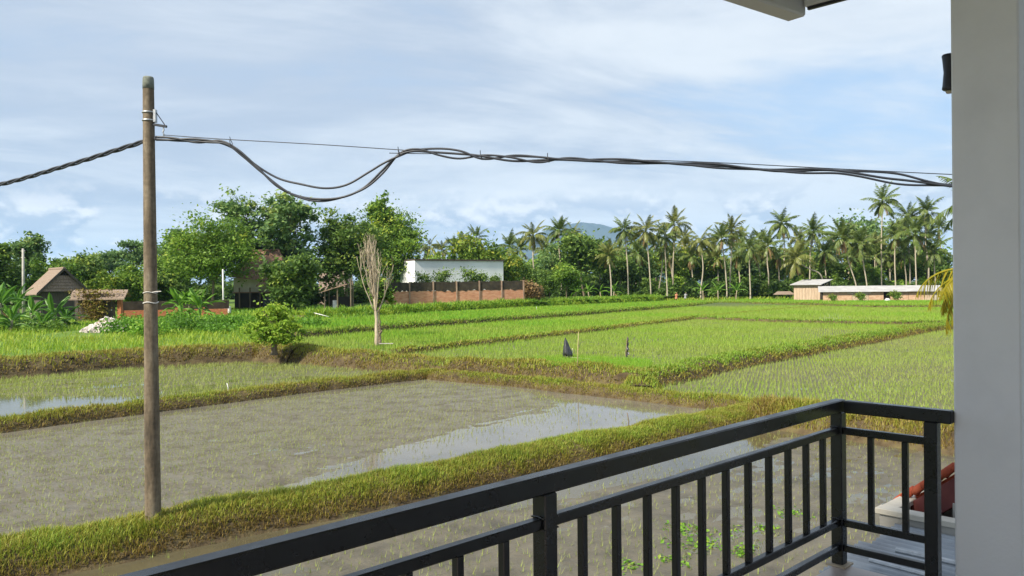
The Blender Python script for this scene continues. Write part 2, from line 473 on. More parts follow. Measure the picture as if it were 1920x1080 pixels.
def mud6(P):
    d2, _ = seg_dist(P, B2b); d3, _ = seg_dist(P, B2a)
    return .15 + .022 + rough_mud(P, 1) + .03 * wob(P[:, 0], P[:, 1], .35, 2) - .09 * np.exp(-(d2 / 3.2) ** 4)
def mud5(P):
    return .60 + .008 + rough_mud(P, 1) * 1.2 + .035 * wob(P[:, 0], P[:, 1], .3, 12)
mud_bed('mud_bed', F4, mud4, .3, 'olive_mud', (-45, 20), (0, 60))
mud_bed('mud_bed', F6, mud6, .3, 'olive_mud', (5, 18), (75, 95))
mud_bed('mud_bed', F5, mud5, .4, 'olive_mud', (-10, 30), (75, 110))

# ------------------------------------------------------------------ earth banks between the paddies
rng = np.random.default_rng(5)
GR_V, GR_T, GR_C = [], [], []
def blades(P, H, Wd, tint, lean=.5, two=True, rg=None):
    """one blade of grass per point: bent strip of triangles"""
    rg = rg or rng
    n = len(P); a = rg.uniform(0, 2 * math.pi, n); b = a + rg.normal(0, .5, n) + math.pi / 2
    d = np.stack([np.cos(a), np.sin(a), np.zeros(n)], 1); s = np.stack([np.cos(b), np.sin(b), np.zeros(n)], 1)
    H = np.broadcast_to(H, n)[:, None]; Wd = np.broadcast_to(Wd, n)[:, None]; L = (lean * rg.uniform(.2, 1.3, n))[:, None]
    z = np.array([0, 0, 1.0])
    p0 = P - s * Wd / 2; p1 = P + s * Wd / 2; tip = P + d * L * H + z * H * np.sqrt(np.clip(1 - .5 * L * L, .15, 1))
    if two:
        mid = P + d * L * H * .35 + z * H * .58
        m0 = mid - s * Wd * .4; m1 = mid + s * Wd * .4
        V = np.stack([p0, p1, m1, m0, tip], 1).reshape(-1, 3); k = np.arange(n)[:, None] * 5
        T = np.concatenate([k + [0, 1, 2], k + [0, 2, 3], k + [3, 2, 4]], 0); C = np.repeat(tint, 5)
    else:
        V = np.stack([p0, p1, tip], 1).reshape(-1, 3); k = np.arange(n)[:, None] * 3
        T = k + [0, 1, 2]; C = np.repeat(tint, 3)
    return V, T, C
def stuff_mesh(name, parts, mat, label, cat):
    off = 0; Vs, Ts, Cs = [], [], []
    for V, T, C in parts: Vs.append(V); Ts.append(T + off); Cs.append(C); off += len(V)
    me = np_mesh(name, np.concatenate(Vs), np.concatenate(Ts), np.concatenate(Cs), mat)
    return tag(obj(name, me), label, cat, kind='stuff')

def bund(crest, zl, zr, ht, hb, n_m, hgt, wid, green, name='earth_bank', step=.35, rough=.05, hug=0.0, dry_face=.45, ext=(.35, .35)):
    """swept bank: crest line, level at its left and right foot, half widths of crest and foot; grass on it.
    green = tint of the grass on the crest; returns grass blades"""
    crest = np.array(crest, float); e0 = crest[0] - crest[1]; e1 = crest[-1] - crest[-2]
    crest = np.vstack([crest[0] + e0 / np.linalg.norm(e0) * hb * ext[0], crest, crest[-1] + e1 / np.linalg.norm(e1) * hb * ext[1]])
    C = smooth_line(crest, step, 4); n = len(C)
    T = np.gradient(C[:, :2], axis=0); T /= np.linalg.norm(T, axis=1)[:, None]; N = np.stack([-T[:, 1], T[:, 0]], 1)   # left of travel
    s = np.arange(n) * step
    C[:, 2] += rough * wob(s, s * .3, 1.3, 4) + rough * .6 * wob(s, s * .2, 4.0, 8)
    C[:, :2] += N * (wob(s, s * .5, .8, 13) * .12)[:, None]
    prof = [(-1.0, 0), (-.82, .35), (-.62, .75), (-ht / hb, .96), (0, 1.0), (ht / hb, .96), (.62, .75), (.82, .35), (1.0, 0)]
    m = len(prof); rows = []
    for j, (o, f) in enumerate(prof):
        zf = (zr if o < 0 else zl) - .12; zf = np.minimum(zf, C[:, 2] - .02)
        off = o * hb * (1 + .12 * wob(s, s * .4 + j, 1.5, j))
        z = zf + (C[:, 2] - zf) * f
        if 0 < f < 1: z = z + rough * .7 * wob(s, s * .1 + 3 * j, 3.0, j + 3)
        rows.append(np.c_[C[:, :2] + N * off[:, None], z])
    V = np.stack(rows, 1)                                         # n, m, 3
    ii = (np.arange(n - 1)[:, None] * m + np.arange(m - 1)[None]).ravel()
    ends = np.array([[e * m + k, e * m + k + 1, e * m + m - 2 - k, e * m + m - 1 - k] for e in (0, n - 1) for k in range(m // 2)])
    me = np_mesh(name, V.reshape(-1, 3), np.concatenate([np.stack([ii, ii + m, ii + m + 1, ii + 1], 1), ends[ends[:, 1] != ends[:, 2]]]), mat=M['soil'], smooth=True)
    tag(obj(name, me), kind='structure')
    k = int(n * step * n_m)
    i = rng.uniform(0, n - 1.001, k); j = rng.uniform(.75, m - 1.751, k)
    i0 = i.astype(int); j0 = j.astype(int); fi = (i - i0)[:, None]; fj = (j - j0)[:, None]
    P = (V[i0, j0] * (1 - fi) + V[i0 + 1, j0] * fi) * (1 - fj) + (V[i0, j0 + 1] * (1 - fi) + V[i0 + 1, j0 + 1] * fi) * fj
    top = 1 - np.abs(j - (m - 1) / 2) / ((m - 1) / 2)
    patch = wob(P[:, 0], P[:, 1], .9, 2) * .16
    t = green * (dry_face + (1 - dry_face) * np.clip(top * 2.2 - .25, 0, 1)) + patch + rng.normal(0, .13, k)
    pn = wob(P[:, 0], P[:, 1], 2.2, 7) + .6 * wob(P[:, 0], P[:, 1], 5.5, 14)
    keep = rng.uniform(0, 1, k) < (.40 + .60 * np.clip(top * 2.5, 0, 1)) * np.clip(1.25 + .8 * pn, .15, 1)
    P = P[keep]; t = np.clip(t[keep] + .10 * pn[keep], 0, 1); top = top[keep]; pn = pn[keep]; k = len(P)
    H = hgt * rng.uniform(.4, 1.3, k) * (.65 + .5 * top) * (1.05 + .45 * pn).clip(.4, 1.9)
    P[:, 2] -= .02
    return blades(P, H, wid * rng.uniform(.6, 1.3, k), t, .75, two=hgt > .1)

G = []
G.append(bund(B1, 0, -.12, .36, .95, 3200, .13, .016, .70, dry_face=.15))
G.append(bund(np.concatenate([B3[:-1], B2a]), .1, 0, .25, .72, 800, .15, .026, .60, rough=.035, dry_face=.25))
G.append(bund(B2b, .15, -.12, .40, 1.15, 1500, .22, .026, .46, dry_face=.55))
G.append(bund(B4, 1.0, .1, .5, 1.5, 380, .20, .05, .55, rough=.08, dry_face=.25))
G.append(bund(np.concatenate([B5a[:-1], B5b]), .6, 0, .5, 1.45, 460, .20, .045, .55, rough=.08, dry_face=.4))
G.append(bund(np.array([B6[0] - [0, 0, .1], B2a[2] * [.65, .65, 0] + B6[0] * [.35, .35, 0] + [0, 0, .42]]), 0, 0, .45, 1.1, 380, .2, .045, .8, rough=.05, ext=(.3, .02)))
G.append(bund(B6, .6, .15, .5, 1.15, 460, .17, .05, .92, rough=.09, dry_face=.05))
G.append(bund(B7, .85, .6, .22, .55, 170, .16, .07, .70, rough=.03, dry_face=.1, step=.6))
G.append(bund(B8, 1.22, .85, .25, .6, 150, .22, .09, .95, rough=.03, dry_face=.6, step=.7))
G.append(bund(B9, .88, .6, .2, .5, 110, .18, .08, .95, rough=.02, dry_face=.6, step=.7))
G.append(bund(B10, 1.22, .88, .25, .6, 80, .18, .1, .95, rough=.03, dry_face=.4, step=.8))
stuff_mesh('bank_grass', G, M['bund_grass'], 'short yellow green grass growing on the earth banks between the paddies', 'grass')

# far grass bank below the brick wall: tall fresh grass
bc2 = BC + 0; bc2[:, 1] += 1.5; bc2[:, 2] = np.interp(np.arange(5), [0, 4], [1.75, 2.0])
G = [bund(bc2, 1.6, 1.2, .8, 1.9, 380, .62, .12, .75, rough=.15, dry_face=.8, step=.8)]
# meadow: waist-high fresh grass, longest towards the bank
def scatter(poly, n, lo=None, hi=None, rg=rng):
    lo = poly.min(0) if lo is None else np.array(lo); hi = poly.max(0) if hi is None else np.array(hi)
    P = rg.uniform(lo, hi, (n, 2)); return P[in_poly(P, poly)]
P = scatter(MEAD, 90000, (-62, 36), (10, 112))
wgt = np.clip(1.25 - (P[:, 1] - 45) / 70, .25, 1); P = P[rng.uniform(0, 1, len(P)) < wgt]
vis = (P[:, 0] / P[:, 1] > -.72); P = P[vis]
bare = ((P[:, 0] + 34.4) / 3.6) ** 2 + ((P[:, 1] - 64.5) / 5.5) ** 2 < 1
P = P[~bare | (rng.uniform(0, 1, len(P)) < .12)]
tz = meadow_z(P[:, 0], P[:, 1])
pt = wob(P[:, 0], P[:, 1], .35, 6)
H = (.42 + .16 * pt) * rng.uniform(.6, 1.3, len(P)); H = np.where(P[:, 1] < 47, H * .8, H)
G.append(blades(np.c_[P, tz - .03], H, .05 * (P[:, 1] / 55) * rng.uniform(.6, 1.3, len(P)), np.clip(.55 + .22 * pt + rng.normal(0, .12, len(P)) + np.clip((P[:, 1] - 60) / 120, 0, .2), 0, 1), .7))
# rough grass and weeds at the far end of the rice, in front of the palms
poly = np.array([[-5, 150], [30, 158], [60, 163], [110, 163], [120, 172], [30, 172], [-10, 172]])
P = scatter(poly, 9000); G.append(blades(np.c_[P, np.full(len(P), 1.3)], rng.uniform(.35, .9, len(P)), .13, np.clip(rng.normal(.6, .18, len(P)), 0, 1), .6))
stuff_mesh('meadow_grass', G, M['meadow_grass'], 'long fresh green grass of the meadow and the far bank', 'grass')

# ------------------------------------------------------------------ rice seedlings in rows
def rows(poly, z, sp, ang, nb, h, w, tint, lean=.35, zf=None, keep=1.0, jit=.09, wetkeep=.22, two=False, margin=None, lo=None, hi=None):
    ca, sa = math.cos(ang), math.sin(ang)
    lo_ = poly.min(0) if lo is None else np.array(lo); hi_ = poly.max(0) if hi is None else np.array(hi)
    c = (lo_ + hi_) / 2; r = np.linalg.norm(hi_ - lo_) / 2
    g = np.arange(-r, r, sp); A, Bm = np.meshgrid(g, g)
    A = A.ravel(); Bm = Bm.ravel()
    P = np.stack([c[0] + A * ca - Bm * sa, c[1] + A * sa + Bm * ca], 1)
    m = (P > lo_).all(1) & (P < hi_).all(1); P = P[m]
    P = P[in_poly(P, poly)]; P = P[(np.abs(P[:, 0]) < .74 * P[:, 1] + 2)]
    P += rng.normal(0, sp * jit, P.shape)
    if keep < 1: P = P[rng.uniform(0, 1, len(P)) < keep * (1 + .35 * wob(P[:, 0], P[:, 1], .5, 3))]
    if zf is not None: P = P[(zf(P) > z - .035) | (rng.uniform(0, 1, len(P)) < wetkeep)]
    vig = wob(P[:, 0], P[:, 1], .22, 10) + .6 * wob(P[:, 0], P[:, 1], .07, 15)
    P = np.repeat(P, nb, 0); vig = np.repeat(vig, nb)
    zz = z if zf is None else np.maximum(zf(P), z)
    Q = np.c_[P + rng.normal(0, sp * .09, P.shape), np.broadcast_to(zz, len(P)) - .01]
    n = len(Q)
    return blades(Q, h * rng.uniform(.6, 1.25, n) * (1 + .18 * vig), w * rng.uniform(.7, 1.3, n), np.clip(tint + .17 * vig + rng.normal(0, .12, n), 0, 1), lean, two)
RA = math.atan2(B1[-1, 1] - B1[2, 1], B1[-1, 0] - B1[2, 0])
RC = []
RC.append(rows(F2, 0, .20, RA + .12, 4, .135, .0115, .22, .6, zf=mud2, keep=.88, lo=(-24, 12), hi=(14, 46)))
RC.append(rows(F1, -.12, .22, RA, 4, .13, .010, .25, .6, zf=mud1, keep=.7, lo=(-16, 5), hi=(16, 30)))
RC.append(rows(F4, .1, .24, RA + .2, 5, .20, .024, .26, .5, zf=mud4, wetkeep=.05, keep=.8, lo=(-32, 20), hi=(0, 60)))
RC.append(rows(F6, .15, .24, RA - .25, 5, .21, .022, .42, .4, zf=mud6, keep=.95, lo=(5, 20), hi=(60, 90)))
RC.append(rows(F5, .6, .25, RA - .3, 5, .27, .030, .58, .35, keep=.97))
RC.append(rows(SEED[:, :2], .66, .10, .3, 4, .24, .022, .80, .3, keep=.75))
RC.append(rows(F5b, .88, .33, RA - .3, 4, .26, .045, .66, .35))
RC.append(rows(F7, .85, .30, RA - .3, 4, .28, .042, .70, .35))
RC.append(rows(F8, 1.22, .42, RA - .3, 4, .34, .085, .86, .3))
stuff_mesh('rice_seedlings', RC, M['rice'], 'young rice seedlings planted in rows across the flooded paddies', 'rice')
# ------------------------------------------------------------------ the house we stand on: balcony, column, eave, railing
AX = np.array([.717, .697, 0.0]); AX /= np.linalg.norm(AX)       # along the long rail, away from us
BX = np.array([-AX[1], AX[0], 0.0])                              # outwards, over the paddies
ZX = np.array([0, 0, 1.0])
ABZ = np.stack([AX, BX, ZX])
FLOOR = 3.08
CORN = np.array([1.865, 4.53, FLOOR])
def hb(a, b, z): return CORN + AX * a + BX * b + ZX * z           # house frame, from the foot of the corner post

M['plaster'] = simple('plaster', [(.25, (.68, .69, .71)), (.5, (.78, .79, .81)), (.75, (.80, .81, .82))], 1.6, .85, .3, bmp=.25, bd=.006, bscale=45, detail=10)
M['ceiling_paint'] = simple('ceiling_paint', [(.3, (.60, .61, .63)), (.7, (.68, .69, .70))], 1.5, .7, .3, bmp=.08, bd=.003)
M['black_paint'] = simple('black_paint', [(.3, (.008, .009, .011)), (.6, (.012, .014, .016)), (.8, (.018, .019, .021))], 9, .36, .5, bmp=.06, bd=.002, bscale=120)
for mn_, lo_r, hi_r, sc_ in (('black_paint', .20, .42, 5), ('plaster', .75, .95, 2)):
    nt = M[mn_].node_tree; bs_ = [n_ for n_ in nt.nodes if n_.type == 'BSDF_PRINCIPLED'][0]
    nt.links.new(ramp(nt, nz(nt, sc_, 8, .65), [(.35, (lo_r,) * 3), (.7, (hi_r,) * 3)]), bs_.inputs['Roughness'])
M['floor_tile'] = simple('floor_tile', [(.3, (.42, .36, .34)), (.7, (.50, .44, .41))], 3, .35, .5, bmp=.04)
M['beige_plate'] = simple('beige_plate', [(.3, (.38, .31, .22)), (.7, (.46, .38, .28))], 20, .6, .4)
M['lamp_black'] = simple('lamp_black', [(.3, (.012, .014, .024)), (.7, (.02, .022, .034))], 10, .4, .5)
M['house_roof'] = simple('house_roof', [(.3, (.18, .06, .035)), (.7, (.25, .09, .05))], 5, .85, .3)

house = thing('balcony_house', 'white plastered house with open balcony that the view is taken from', 'house', hb(0, 0, -3.2))
HO = np.array(house.location)
def hbuild(mb, name, mat, parent=None, smooth=False):
    mb.V = [tuple(np.array(q) - HO) for q in mb.V]
    return mb.build(name, mat, parent or house, smooth)
ROOFZ = 3.40
hbuild(MB().box(hb(.16, -.755, ROOFZ / 2 + .02), (.305, .305, ROOFZ + .04), ABZ, .008), 'column', M['plaster'])
fl = hbuild(MB().box(hb(-3.9, -1.47, -.10), (7.9, 3.02, .17), ABZ, .01), 'floor_slab', M['plaster'])
tl = MB()
for i in range(12):
    for j in range(5):
        tl.box(hb(.02 - .30 - .6 * i, .02 - .30 - .6 * j, -.009), (.594, .594, .018), ABZ)
t_ = hbuild(tl, 'floor_tile', M['floor_tile']); t_['kind'] = 'stuff'
hbuild(MB().box(hb(-3.6, -3.1, ROOFZ / 2 - 1.6), (8.6, .22, ROOFZ + 3.2), ABZ, .01), 'house_wall', M['plaster'])
hbuild(MB().box(hb(-3.9, -1.5, -1.72), (7.8, 2.9, 3.05), ABZ), 'ground_floor_wall', M['plaster'])
# eave: soffit boards, deep fascia along the long side, thin gutter board on the short side, tiled roof above
hbuild(MB().box(hb(-3.65, -1.30, ROOFZ + .175), (8.30, 3.62, .05), ABZ), 'soffit', M['ceiling_paint'])
FD = np.array([math.cos(R(36.7)), math.sin(R(36.7)), 0.0]); FA = np.stack([FD, np.array([-FD[1], FD[0], 0]), ZX])
hbuild(MB().box(hb(.58, .57, ROOFZ + .085) - FD * 3.6 - FA[1] * .07, (7.2, .14, .20), FA, .012), 'fascia_board', M['ceiling_paint'])
hbuild(MB().box(hb(.50, .50, ROOFZ + .13) - FD * 3.6 - FA[1] * .30, (7.2, .34, .05), FA, .004), 'soffit_board', M['ceiling_paint'])
hbuild(MB().box(hb(.55, -1.35, ROOFZ + .075), (.10, 3.54, .09), ABZ, .008), 'gutter_board', M['ceiling_paint'])
hbuild(MB().box(hb(.52, -1.35, ROOFZ + .018), (.025, 3.5, .018), ABZ), 'drip_strip', M['lamp_black'])
rf = MB()
e0, e1, e2, e3 = hb(.84, .84, ROOFZ + .21), hb(-7.8, .84, ROOFZ + .21), hb(-7.8, -6.0, ROOFZ + .21), hb(.84, -6.0, ROOFZ + .21)
r0, r1 = hb(-2.4, -2.6, ROOFZ + 1.9), hb(-7.0, -2.6, ROOFZ + 1.9)
rf.add([e0, e1, e2, e3, r0, r1], [(0, 4, 5, 1), (1, 5, 2), (2, 5, 4, 3), (3, 4, 0), (0, 1, 2, 3)])
hbuild(rf, 'roof', M['house_roof'])

rail = thing('balcony_railing', 'black painted metal balcony railing in the foreground', 'railing', CORN)
def rbox(name, a, b, z, size, bev=.004, ax=ABZ):
    mb = MB().box(AX * a + BX * b + ZX * z, size, ax, bev); return mb.build(name, M['black_paint'], rail)
LEN = 6.9
rbox('top_rail', -LEN / 2 + .035, 0, .915, (LEN, .062, .07), .006)
rbox('top_rail', 0, -.321, .9145, (.062, .56, .069), .006)
for z, h, nm in ((.775, .04, 'middle_rail'), (.25, .04, 'lower_rail'), (.105, .038, 'bottom_rail')):
    for a0, a1 in ((-.033, -2.415), (-2.482, -4.865), (-4.932, -6.85)):
        rbox(nm, (a0 + a1) / 2, 0, z, (a0 - a1, .038, h))
    rbox(nm, 0, -.2505, z, (.038, .435, h))
def post(a, b):
    p = rbox('post', a, b, .44, (.066, .066, .88), .005)
    mb = MB().box(AX * a + BX * b + ZX * .006, (.115, .115, .012), ABZ, .002)
    q = mb.build('base_plate', M['beige_plate'], p); return p
for a in (0, -2.448, -4.898): post(a, 0)
post(0, -.50)
bme = MB().box((0, 0, .5125), (.030, .030, .486), None, .003); bm0 = None
def baluster(a, b):
    global bm0
    if bm0 is None: bm0 = MB().box((0, 0, .5125), (.030, .030, .486), None, .003).build('baluster', M['black_paint'], rail); o = bm0
    else: o = link(bm0.copy()); o.parent = rail
    o.location = tuple(AX * a + BX * b); o.rotation_euler = (0, 0, math.atan2(AX[1], AX[0]))
for k in range(12):
    for s0 in (0, -2.448, -4.898):
        if k and s0 - .204 * k > -6.8: baluster(s0 - .204 * k, 0)
for k in (1, 2): baluster(0, -.182 * k)

wb0 = MB().tube([[-.034, 0, 0], [-.02, .003, .002], [0, 0, .004], [.02, -.002, .001], [.034, 0, 0]], [.003, .0055, .004, .006, .003], 6).build('weld_bead', M['black_paint'], rail, True)
first_ = True
for a in (-.034, -2.414, -2.482):
    for z in (.755, .795, .23, .27):
        o = wb0 if first_ else link(wb0.copy()); first_ = False; o.parent = rail
        o.location = tuple(AX * a + ZX * z - BX * .0); o.rotation_euler = (0, 0, math.atan2(BX[1], BX[0]))
# wall lamp on the outer side of the column
wl_ = thing('wall_lamp', 'black cylindrical wall lamp on the outer side of the column', 'lamp', hb(.14, -.60, 2.74))
MB().box(BX * .006, (.07, .012, .10), ABZ, .003).build('wall_plate', M['lamp_black'], wl_)
prof = [(-.095, .030), (-.088, .036), (-.07, .033), (0, .027), (.07, .033), (.088, .036), (.095, .032)]
MB().tube([BX * .045 + ZX * z for z, r in prof], [r for z, r in prof], 16).build('lamp_body', M['lamp_black'], wl_, True)
MB().tube([BX * .045 + ZX * -.1, BX * .045 + ZX * -.112], [.02, .014], 12).build('lamp_lens', M['beige_plate'], wl_, True)
MB().box(BX * .018, (.02, .03, .02), ABZ).build('arm', M['lamp_black'], wl_)

# ------------------------------------------------------------------ utility pole and the cable bundle
M['pole_concrete'], nt, b, _ = new_mat('pole_concrete')
f1 = nz(nt, 3.5, 9, .7, stretch=(1, 1, .22)); f2_ = nz(nt, 14, 6, .6)
c = mul(nt, ramp(nt, f1, [(.34, (.045, .036, .025)), (.47, (.115, .089, .058)), (.58, (.175, .142, .098)), (.72, (.27, .245, .195))]), ramp(nt, f2_, [(.3, (.7, .7, .7)), (.6, (1.1, 1.1, 1.1))]))
nt.links.new(c, b.inputs['Base Color']); b.inputs['Roughness'].default_value = .9
bump(nt, b, nz(nt, 18, 8, .65), .55, .012)
M['galvanised'] = simple('galvanised', [(.3, (.32, .34, .36)), (.7, (.48, .50, .52))], 20, .45, .5, metal=.7)
M['lichen'] = simple('lichen', [(.3, (.10, .115, .095)), (.7, (.19, .21, .18))], 20, .9)
M['cable'] = simple('cable', [(.3, (.018, .022, .030)), (.7, (.030, .036, .048))], 20, .5, .5, bmp=0)
M['wire_tie'] = simple('wire_tie', [(.3, (.50, .49, .46)), (.7, (.62, .61, .58))], 20, .5, .4)
PB = at(287, 978, .30); PD = PB[1]
PT = atY(278, 146, PD)
pole = thing('utility_pole', 'weathered brown concrete utility pole standing on the near grass bank', 'utility pole', PB)
ph = PT[2] - PB[2]; lean = (PT - PB) / ph
def pp(t, off=(0, 0, 0)): return lean * (ph * t) + np.array(off, float)
def pr(t): return .146 + (.102 - .146) * t
ts = np.r_[-.06, np.linspace(0, .30, 16), .302, .304, np.linspace(.306, .985, 34), .995, 1.0]
rd = np.array([pr(max(t, 0)) * (1.0 if t < .303 else .975) for t in ts]); rd[-2] *= .97; rd[-1] *= .85
rd *= 1 + .012 * wob(ts * 30, ts * 11, 1.0, 2)
MB().tube([pp(t) for t in ts], rd, 20).build('pole_shaft', M['pole_concrete'], pole, True)
MB().tube([pp(.975), pp(.988), pp(.998), pp(1.002)], [.1035, .1025, .099, .088], 20).build('pole_cap', M['lichen'], pole, True)
def py2t(py): return (978 - py) / (978 - 146)
for py in (211, 226):
    t = py2t(py); MB().tube([pp(t - .002), pp(t - .0015), pp(t + .0015), pp(t + .002)], [pr(t), pr(t) + .014, pr(t) + .014, pr(t)], 20).build('clamp_band', M['galvanised'], pole, True)
t = py2t(226)
br = MB(); x0 = pr(t) - .01
br.box(pp(py2t(218), (x0 + .035, -.02, 0)), (.05, .08, .24), None, .004)
MB().box(pp(py2t(236), (x0 + .13, -.03, 0)), (.26, .05, .045), [[.985, 0, -.17], [0, 1, 0], [.17, 0, .985]], .004).build('bracket_arm', M['cable'], pole)
br.build('bracket_plate', M['galvanised'], pole)
MB().tube([pp(py2t(212), (x0 + .06, -.02, 0)), pp(py2t(235), (x0 + .22, -.03, 0))], .009, 6).build('bracket_strut', M['cable'], pole)
hk = [pp(py2t(240), (x0 + .19, -.03, 0)), pp(py2t(244), (x0 + .205, -.03, 0)), pp(py2t(248), (x0 + .185, -.03, 0)), pp(py2t(253), (x0 + .2, -.03, 0)), pp(py2t(256), (x0 + .195, -.03, 0))]
MB().tube(hk, .014, 8).build('cable_hook', M['galvanised'], pole)
for py, r_, mt in ((548, .008, 'wire_tie'), (567, .010, 'wire_tie')):
    t = py2t(py); ring = []
    for k in range(25):
        a = 2 * math.pi * k / 24; ring.append(pp(t + .0015 * math.sin(3 * a), ((pr(t) + .006) * math.cos(a), (pr(t) + .006) * math.sin(a), 0)))
    MB().tube(ring, r_, 6).build('wire_tie', M[mt], pole)
t = py2t(548); MB().tube([pp(t, (pr(t) * .6, -pr(t) * .8, 0)), pp(t + .002, (pr(t) + .03, -.1, .0)), pp(t + .001, (pr(t) + .13, -.12, .01))], .008, 6).build('wire_tie_end', M['wire_tie'], pole)

def spline(P, n):
    P = np.asarray(P, float); m = len(P); out = []
    Q = np.vstack([2 * P[0] - P[1], P, 2 * P[-1] - P[-2]])
    for i in range(m - 1):
        p0, p1, p2, p3 = Q[i:i + 4]
        for t in np.linspace(0, 1, n, endpoint=False):
            out.append(.5 * ((2 * p1) + (-p0 + p2) * t + (2 * p0 - 5 * p1 + 4 * p2 - p3) * t ** 2 + (-p0 + 3 * p1 - 3 * p2 + p3) * t ** 3))
    out.append(P[-1]); return np.array(out)
def cdepth(px):      # the span runs from the pole to a point slightly nearer on the right; leftwards it runs away
    return PD - .02 + (px - 287) * (-1.6 / 1500) if px > 287 else PD + (287 - px) * (2.4 / 290)
def cpath(pts): return spline([atY(x, y, cdepth(x)) for x, y in pts], 10)
cab = thing('power_cable', 'black twisted power cable sagging in a loop to the right of the pole', 'cable', pp(.88) + PB)
CO = np.array(cab.location)
def strand(pts, r, name='cable_strand', tw=None, parent=cab, O=CO, n=7):
    P = cpath(pts)
    if tw:
        amp, per, ph0 = tw
        P = resample(P, .05)
        s = np.arange(len(P)) * .05
        fade = np.clip(np.minimum(s, s[-1] - s) / .5, .35, 1)
        P = P + np.stack([0 * s, np.cos(s / per * 2 * math.pi + ph0) * amp, np.sin(s / per * 2 * math.pi + ph0) * amp], 1) * fade[:, None]
    return MB().tube(P - O, r, n).build(name, M['cable'], parent, True)
main = [(292, 262), (330, 263), (372, 261), (412, 266), (447, 284), (480, 312), (520, 348), (560, 368), (600, 375), (640, 370), (680, 352), (715, 322), (745, 294), (775, 283), (815, 284), (865, 290), (905, 294), (960, 300), (1010, 301), (1060, 301), (1120, 301), (1200, 304), (1300, 308), (1400, 316), (1480, 320), (1560, 321), (1620, 326), (1680, 336), (1740, 345), (1800, 349), (1950, 352)]
inner = [(292, 257), (330, 259), (372, 266), (412, 265), (447, 282), (480, 308), (525, 336), (570, 348), (610, 352), (650, 345), (690, 325), (720, 307), (748, 292), (778, 280), (820, 279), (865, 285), (905, 297), (960, 291), (1010, 296), (1060, 299), (1120, 298), (1200, 302), (1300, 306), (1400, 314), (1480, 318), (1560, 319), (1620, 320), (1680, 327), (1740, 340), (1800, 346), (1950, 350)]
third = [(292, 260), (340, 264), (390, 268), (425, 270), (455, 292), (490, 324), (530, 354), (565, 370), (603, 377), (643, 371), (684, 353), (718, 323), (750, 288), (785, 281), (822, 290), (862, 296), (905, 292), (960, 296), (1010, 303), (1060, 297), (1120, 302), (1200, 306), (1300, 310), (1400, 318), (1480, 322), (1560, 325), (1610, 332), (1680, 343), (1740, 348), (1800, 350), (1950, 352)]
strand(main, .021, tw=(.016, 1.55, 0))
strand(inner, .020, tw=(.016, 1.55, 2.1))
strand(third, .019, tw=(.014, 1.55, 4.2))
strand([(306, 253), (420, 261), (600, 271), (750, 281), (905, 291), (1060, 297), (1300, 303), (1560, 316), (1784, 327), (1950, 333)], .008, 'messenger_wire')
strand([(730, 287), (790, 288), (815, 288)], .008, 'messenger_wire')
for px, py in ((748, 287), (902, 294), (1028, 299), (433, 268)):
    c0 = atY(px, py, cdepth(px)); MB().tube([c0 + [-.012, -.03, .05], c0 + [0, -.05, 0], c0 + [.01, -.03, -.055], c0 + [.015, .03, -.05], c0 + [.01, .05, 0], c0 + [-.012, .03, .05], c0 + [-.012, -.03, .11]] - CO, .007, 5).build('cable_tie', M['cable'], cab)
cab2 = thing('power_cable', 'black twisted power cable running from the pole out of the left of the view', 'cable', pp(.87) + PB)
CO2 = np.array(cab2.location)
lf = [(292, 260), (268, 266), (220, 281), (160, 300), (100, 318), (50, 333), (0, 346), (-120, 372)]
for k in range(3): strand(lf, .021, tw=(.030, 1.4, k * 2.09), parent=cab2, O=CO2)
# ------------------------------------------------------------------ vegetation
M['bark'] = simple('bark', [(.3, (.10, .08, .055)), (.6, (.19, .155, .11)), (.8, (.27, .23, .18))], 3, .95, .2, bmp=.6, bd=.03, stretch=(1, 1, .25), bscale=10)
M['pale_bark'] = simple('pale_bark', [(.3, (.26, .22, .16)), (.6, (.40, .35, .26)), (.8, (.48, .43, .34))], 4, .95, .2, bmp=.5, bd=.02, stretch=(1, 1, .3), bscale=12)
M['palm_bark'] = simple('palm_bark', [(.3, (.30, .26, .20)), (.6, (.44, .39, .31)), (.8, (.52, .47, .38))], 2.5, .95, .2, bmp=.5, bd=.03, stretch=(.3, .3, 3), bscale=3)
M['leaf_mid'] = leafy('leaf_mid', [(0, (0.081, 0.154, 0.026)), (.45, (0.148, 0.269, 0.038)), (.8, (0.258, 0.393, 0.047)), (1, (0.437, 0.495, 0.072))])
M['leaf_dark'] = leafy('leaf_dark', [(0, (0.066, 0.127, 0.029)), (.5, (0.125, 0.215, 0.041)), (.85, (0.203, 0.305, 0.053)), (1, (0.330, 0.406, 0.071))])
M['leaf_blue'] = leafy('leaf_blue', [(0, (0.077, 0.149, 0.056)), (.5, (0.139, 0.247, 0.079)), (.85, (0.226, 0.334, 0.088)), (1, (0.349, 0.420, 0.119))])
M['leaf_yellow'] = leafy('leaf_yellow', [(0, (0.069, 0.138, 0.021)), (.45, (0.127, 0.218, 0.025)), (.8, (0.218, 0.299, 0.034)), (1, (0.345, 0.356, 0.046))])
M['leaf_fresh'] = leafy('leaf_fresh', [(0, (0.081, 0.184, 0.023)), (.45, (0.127, 0.287, 0.029)), (.8, (0.196, 0.380, 0.040)), (1, (0.299, 0.414, 0.057))], trans=.42)
M['leaf_bright'] = leafy('leaf_bright', [(0, (.16, .28, .03)), (.45, (.26, .42, .045)), (.8, (.36, .50, .06)), (1, (.46, .54, .09))], trans=.42)
M['banana_green'] = leafy('banana_green', [(0, (.05, .13, .02)), (.45, (.09, .22, .03)), (.8, (.16, .33, .04)), (1, (.24, .40, .06))], trans=.4, rough=.35, spec=.4)
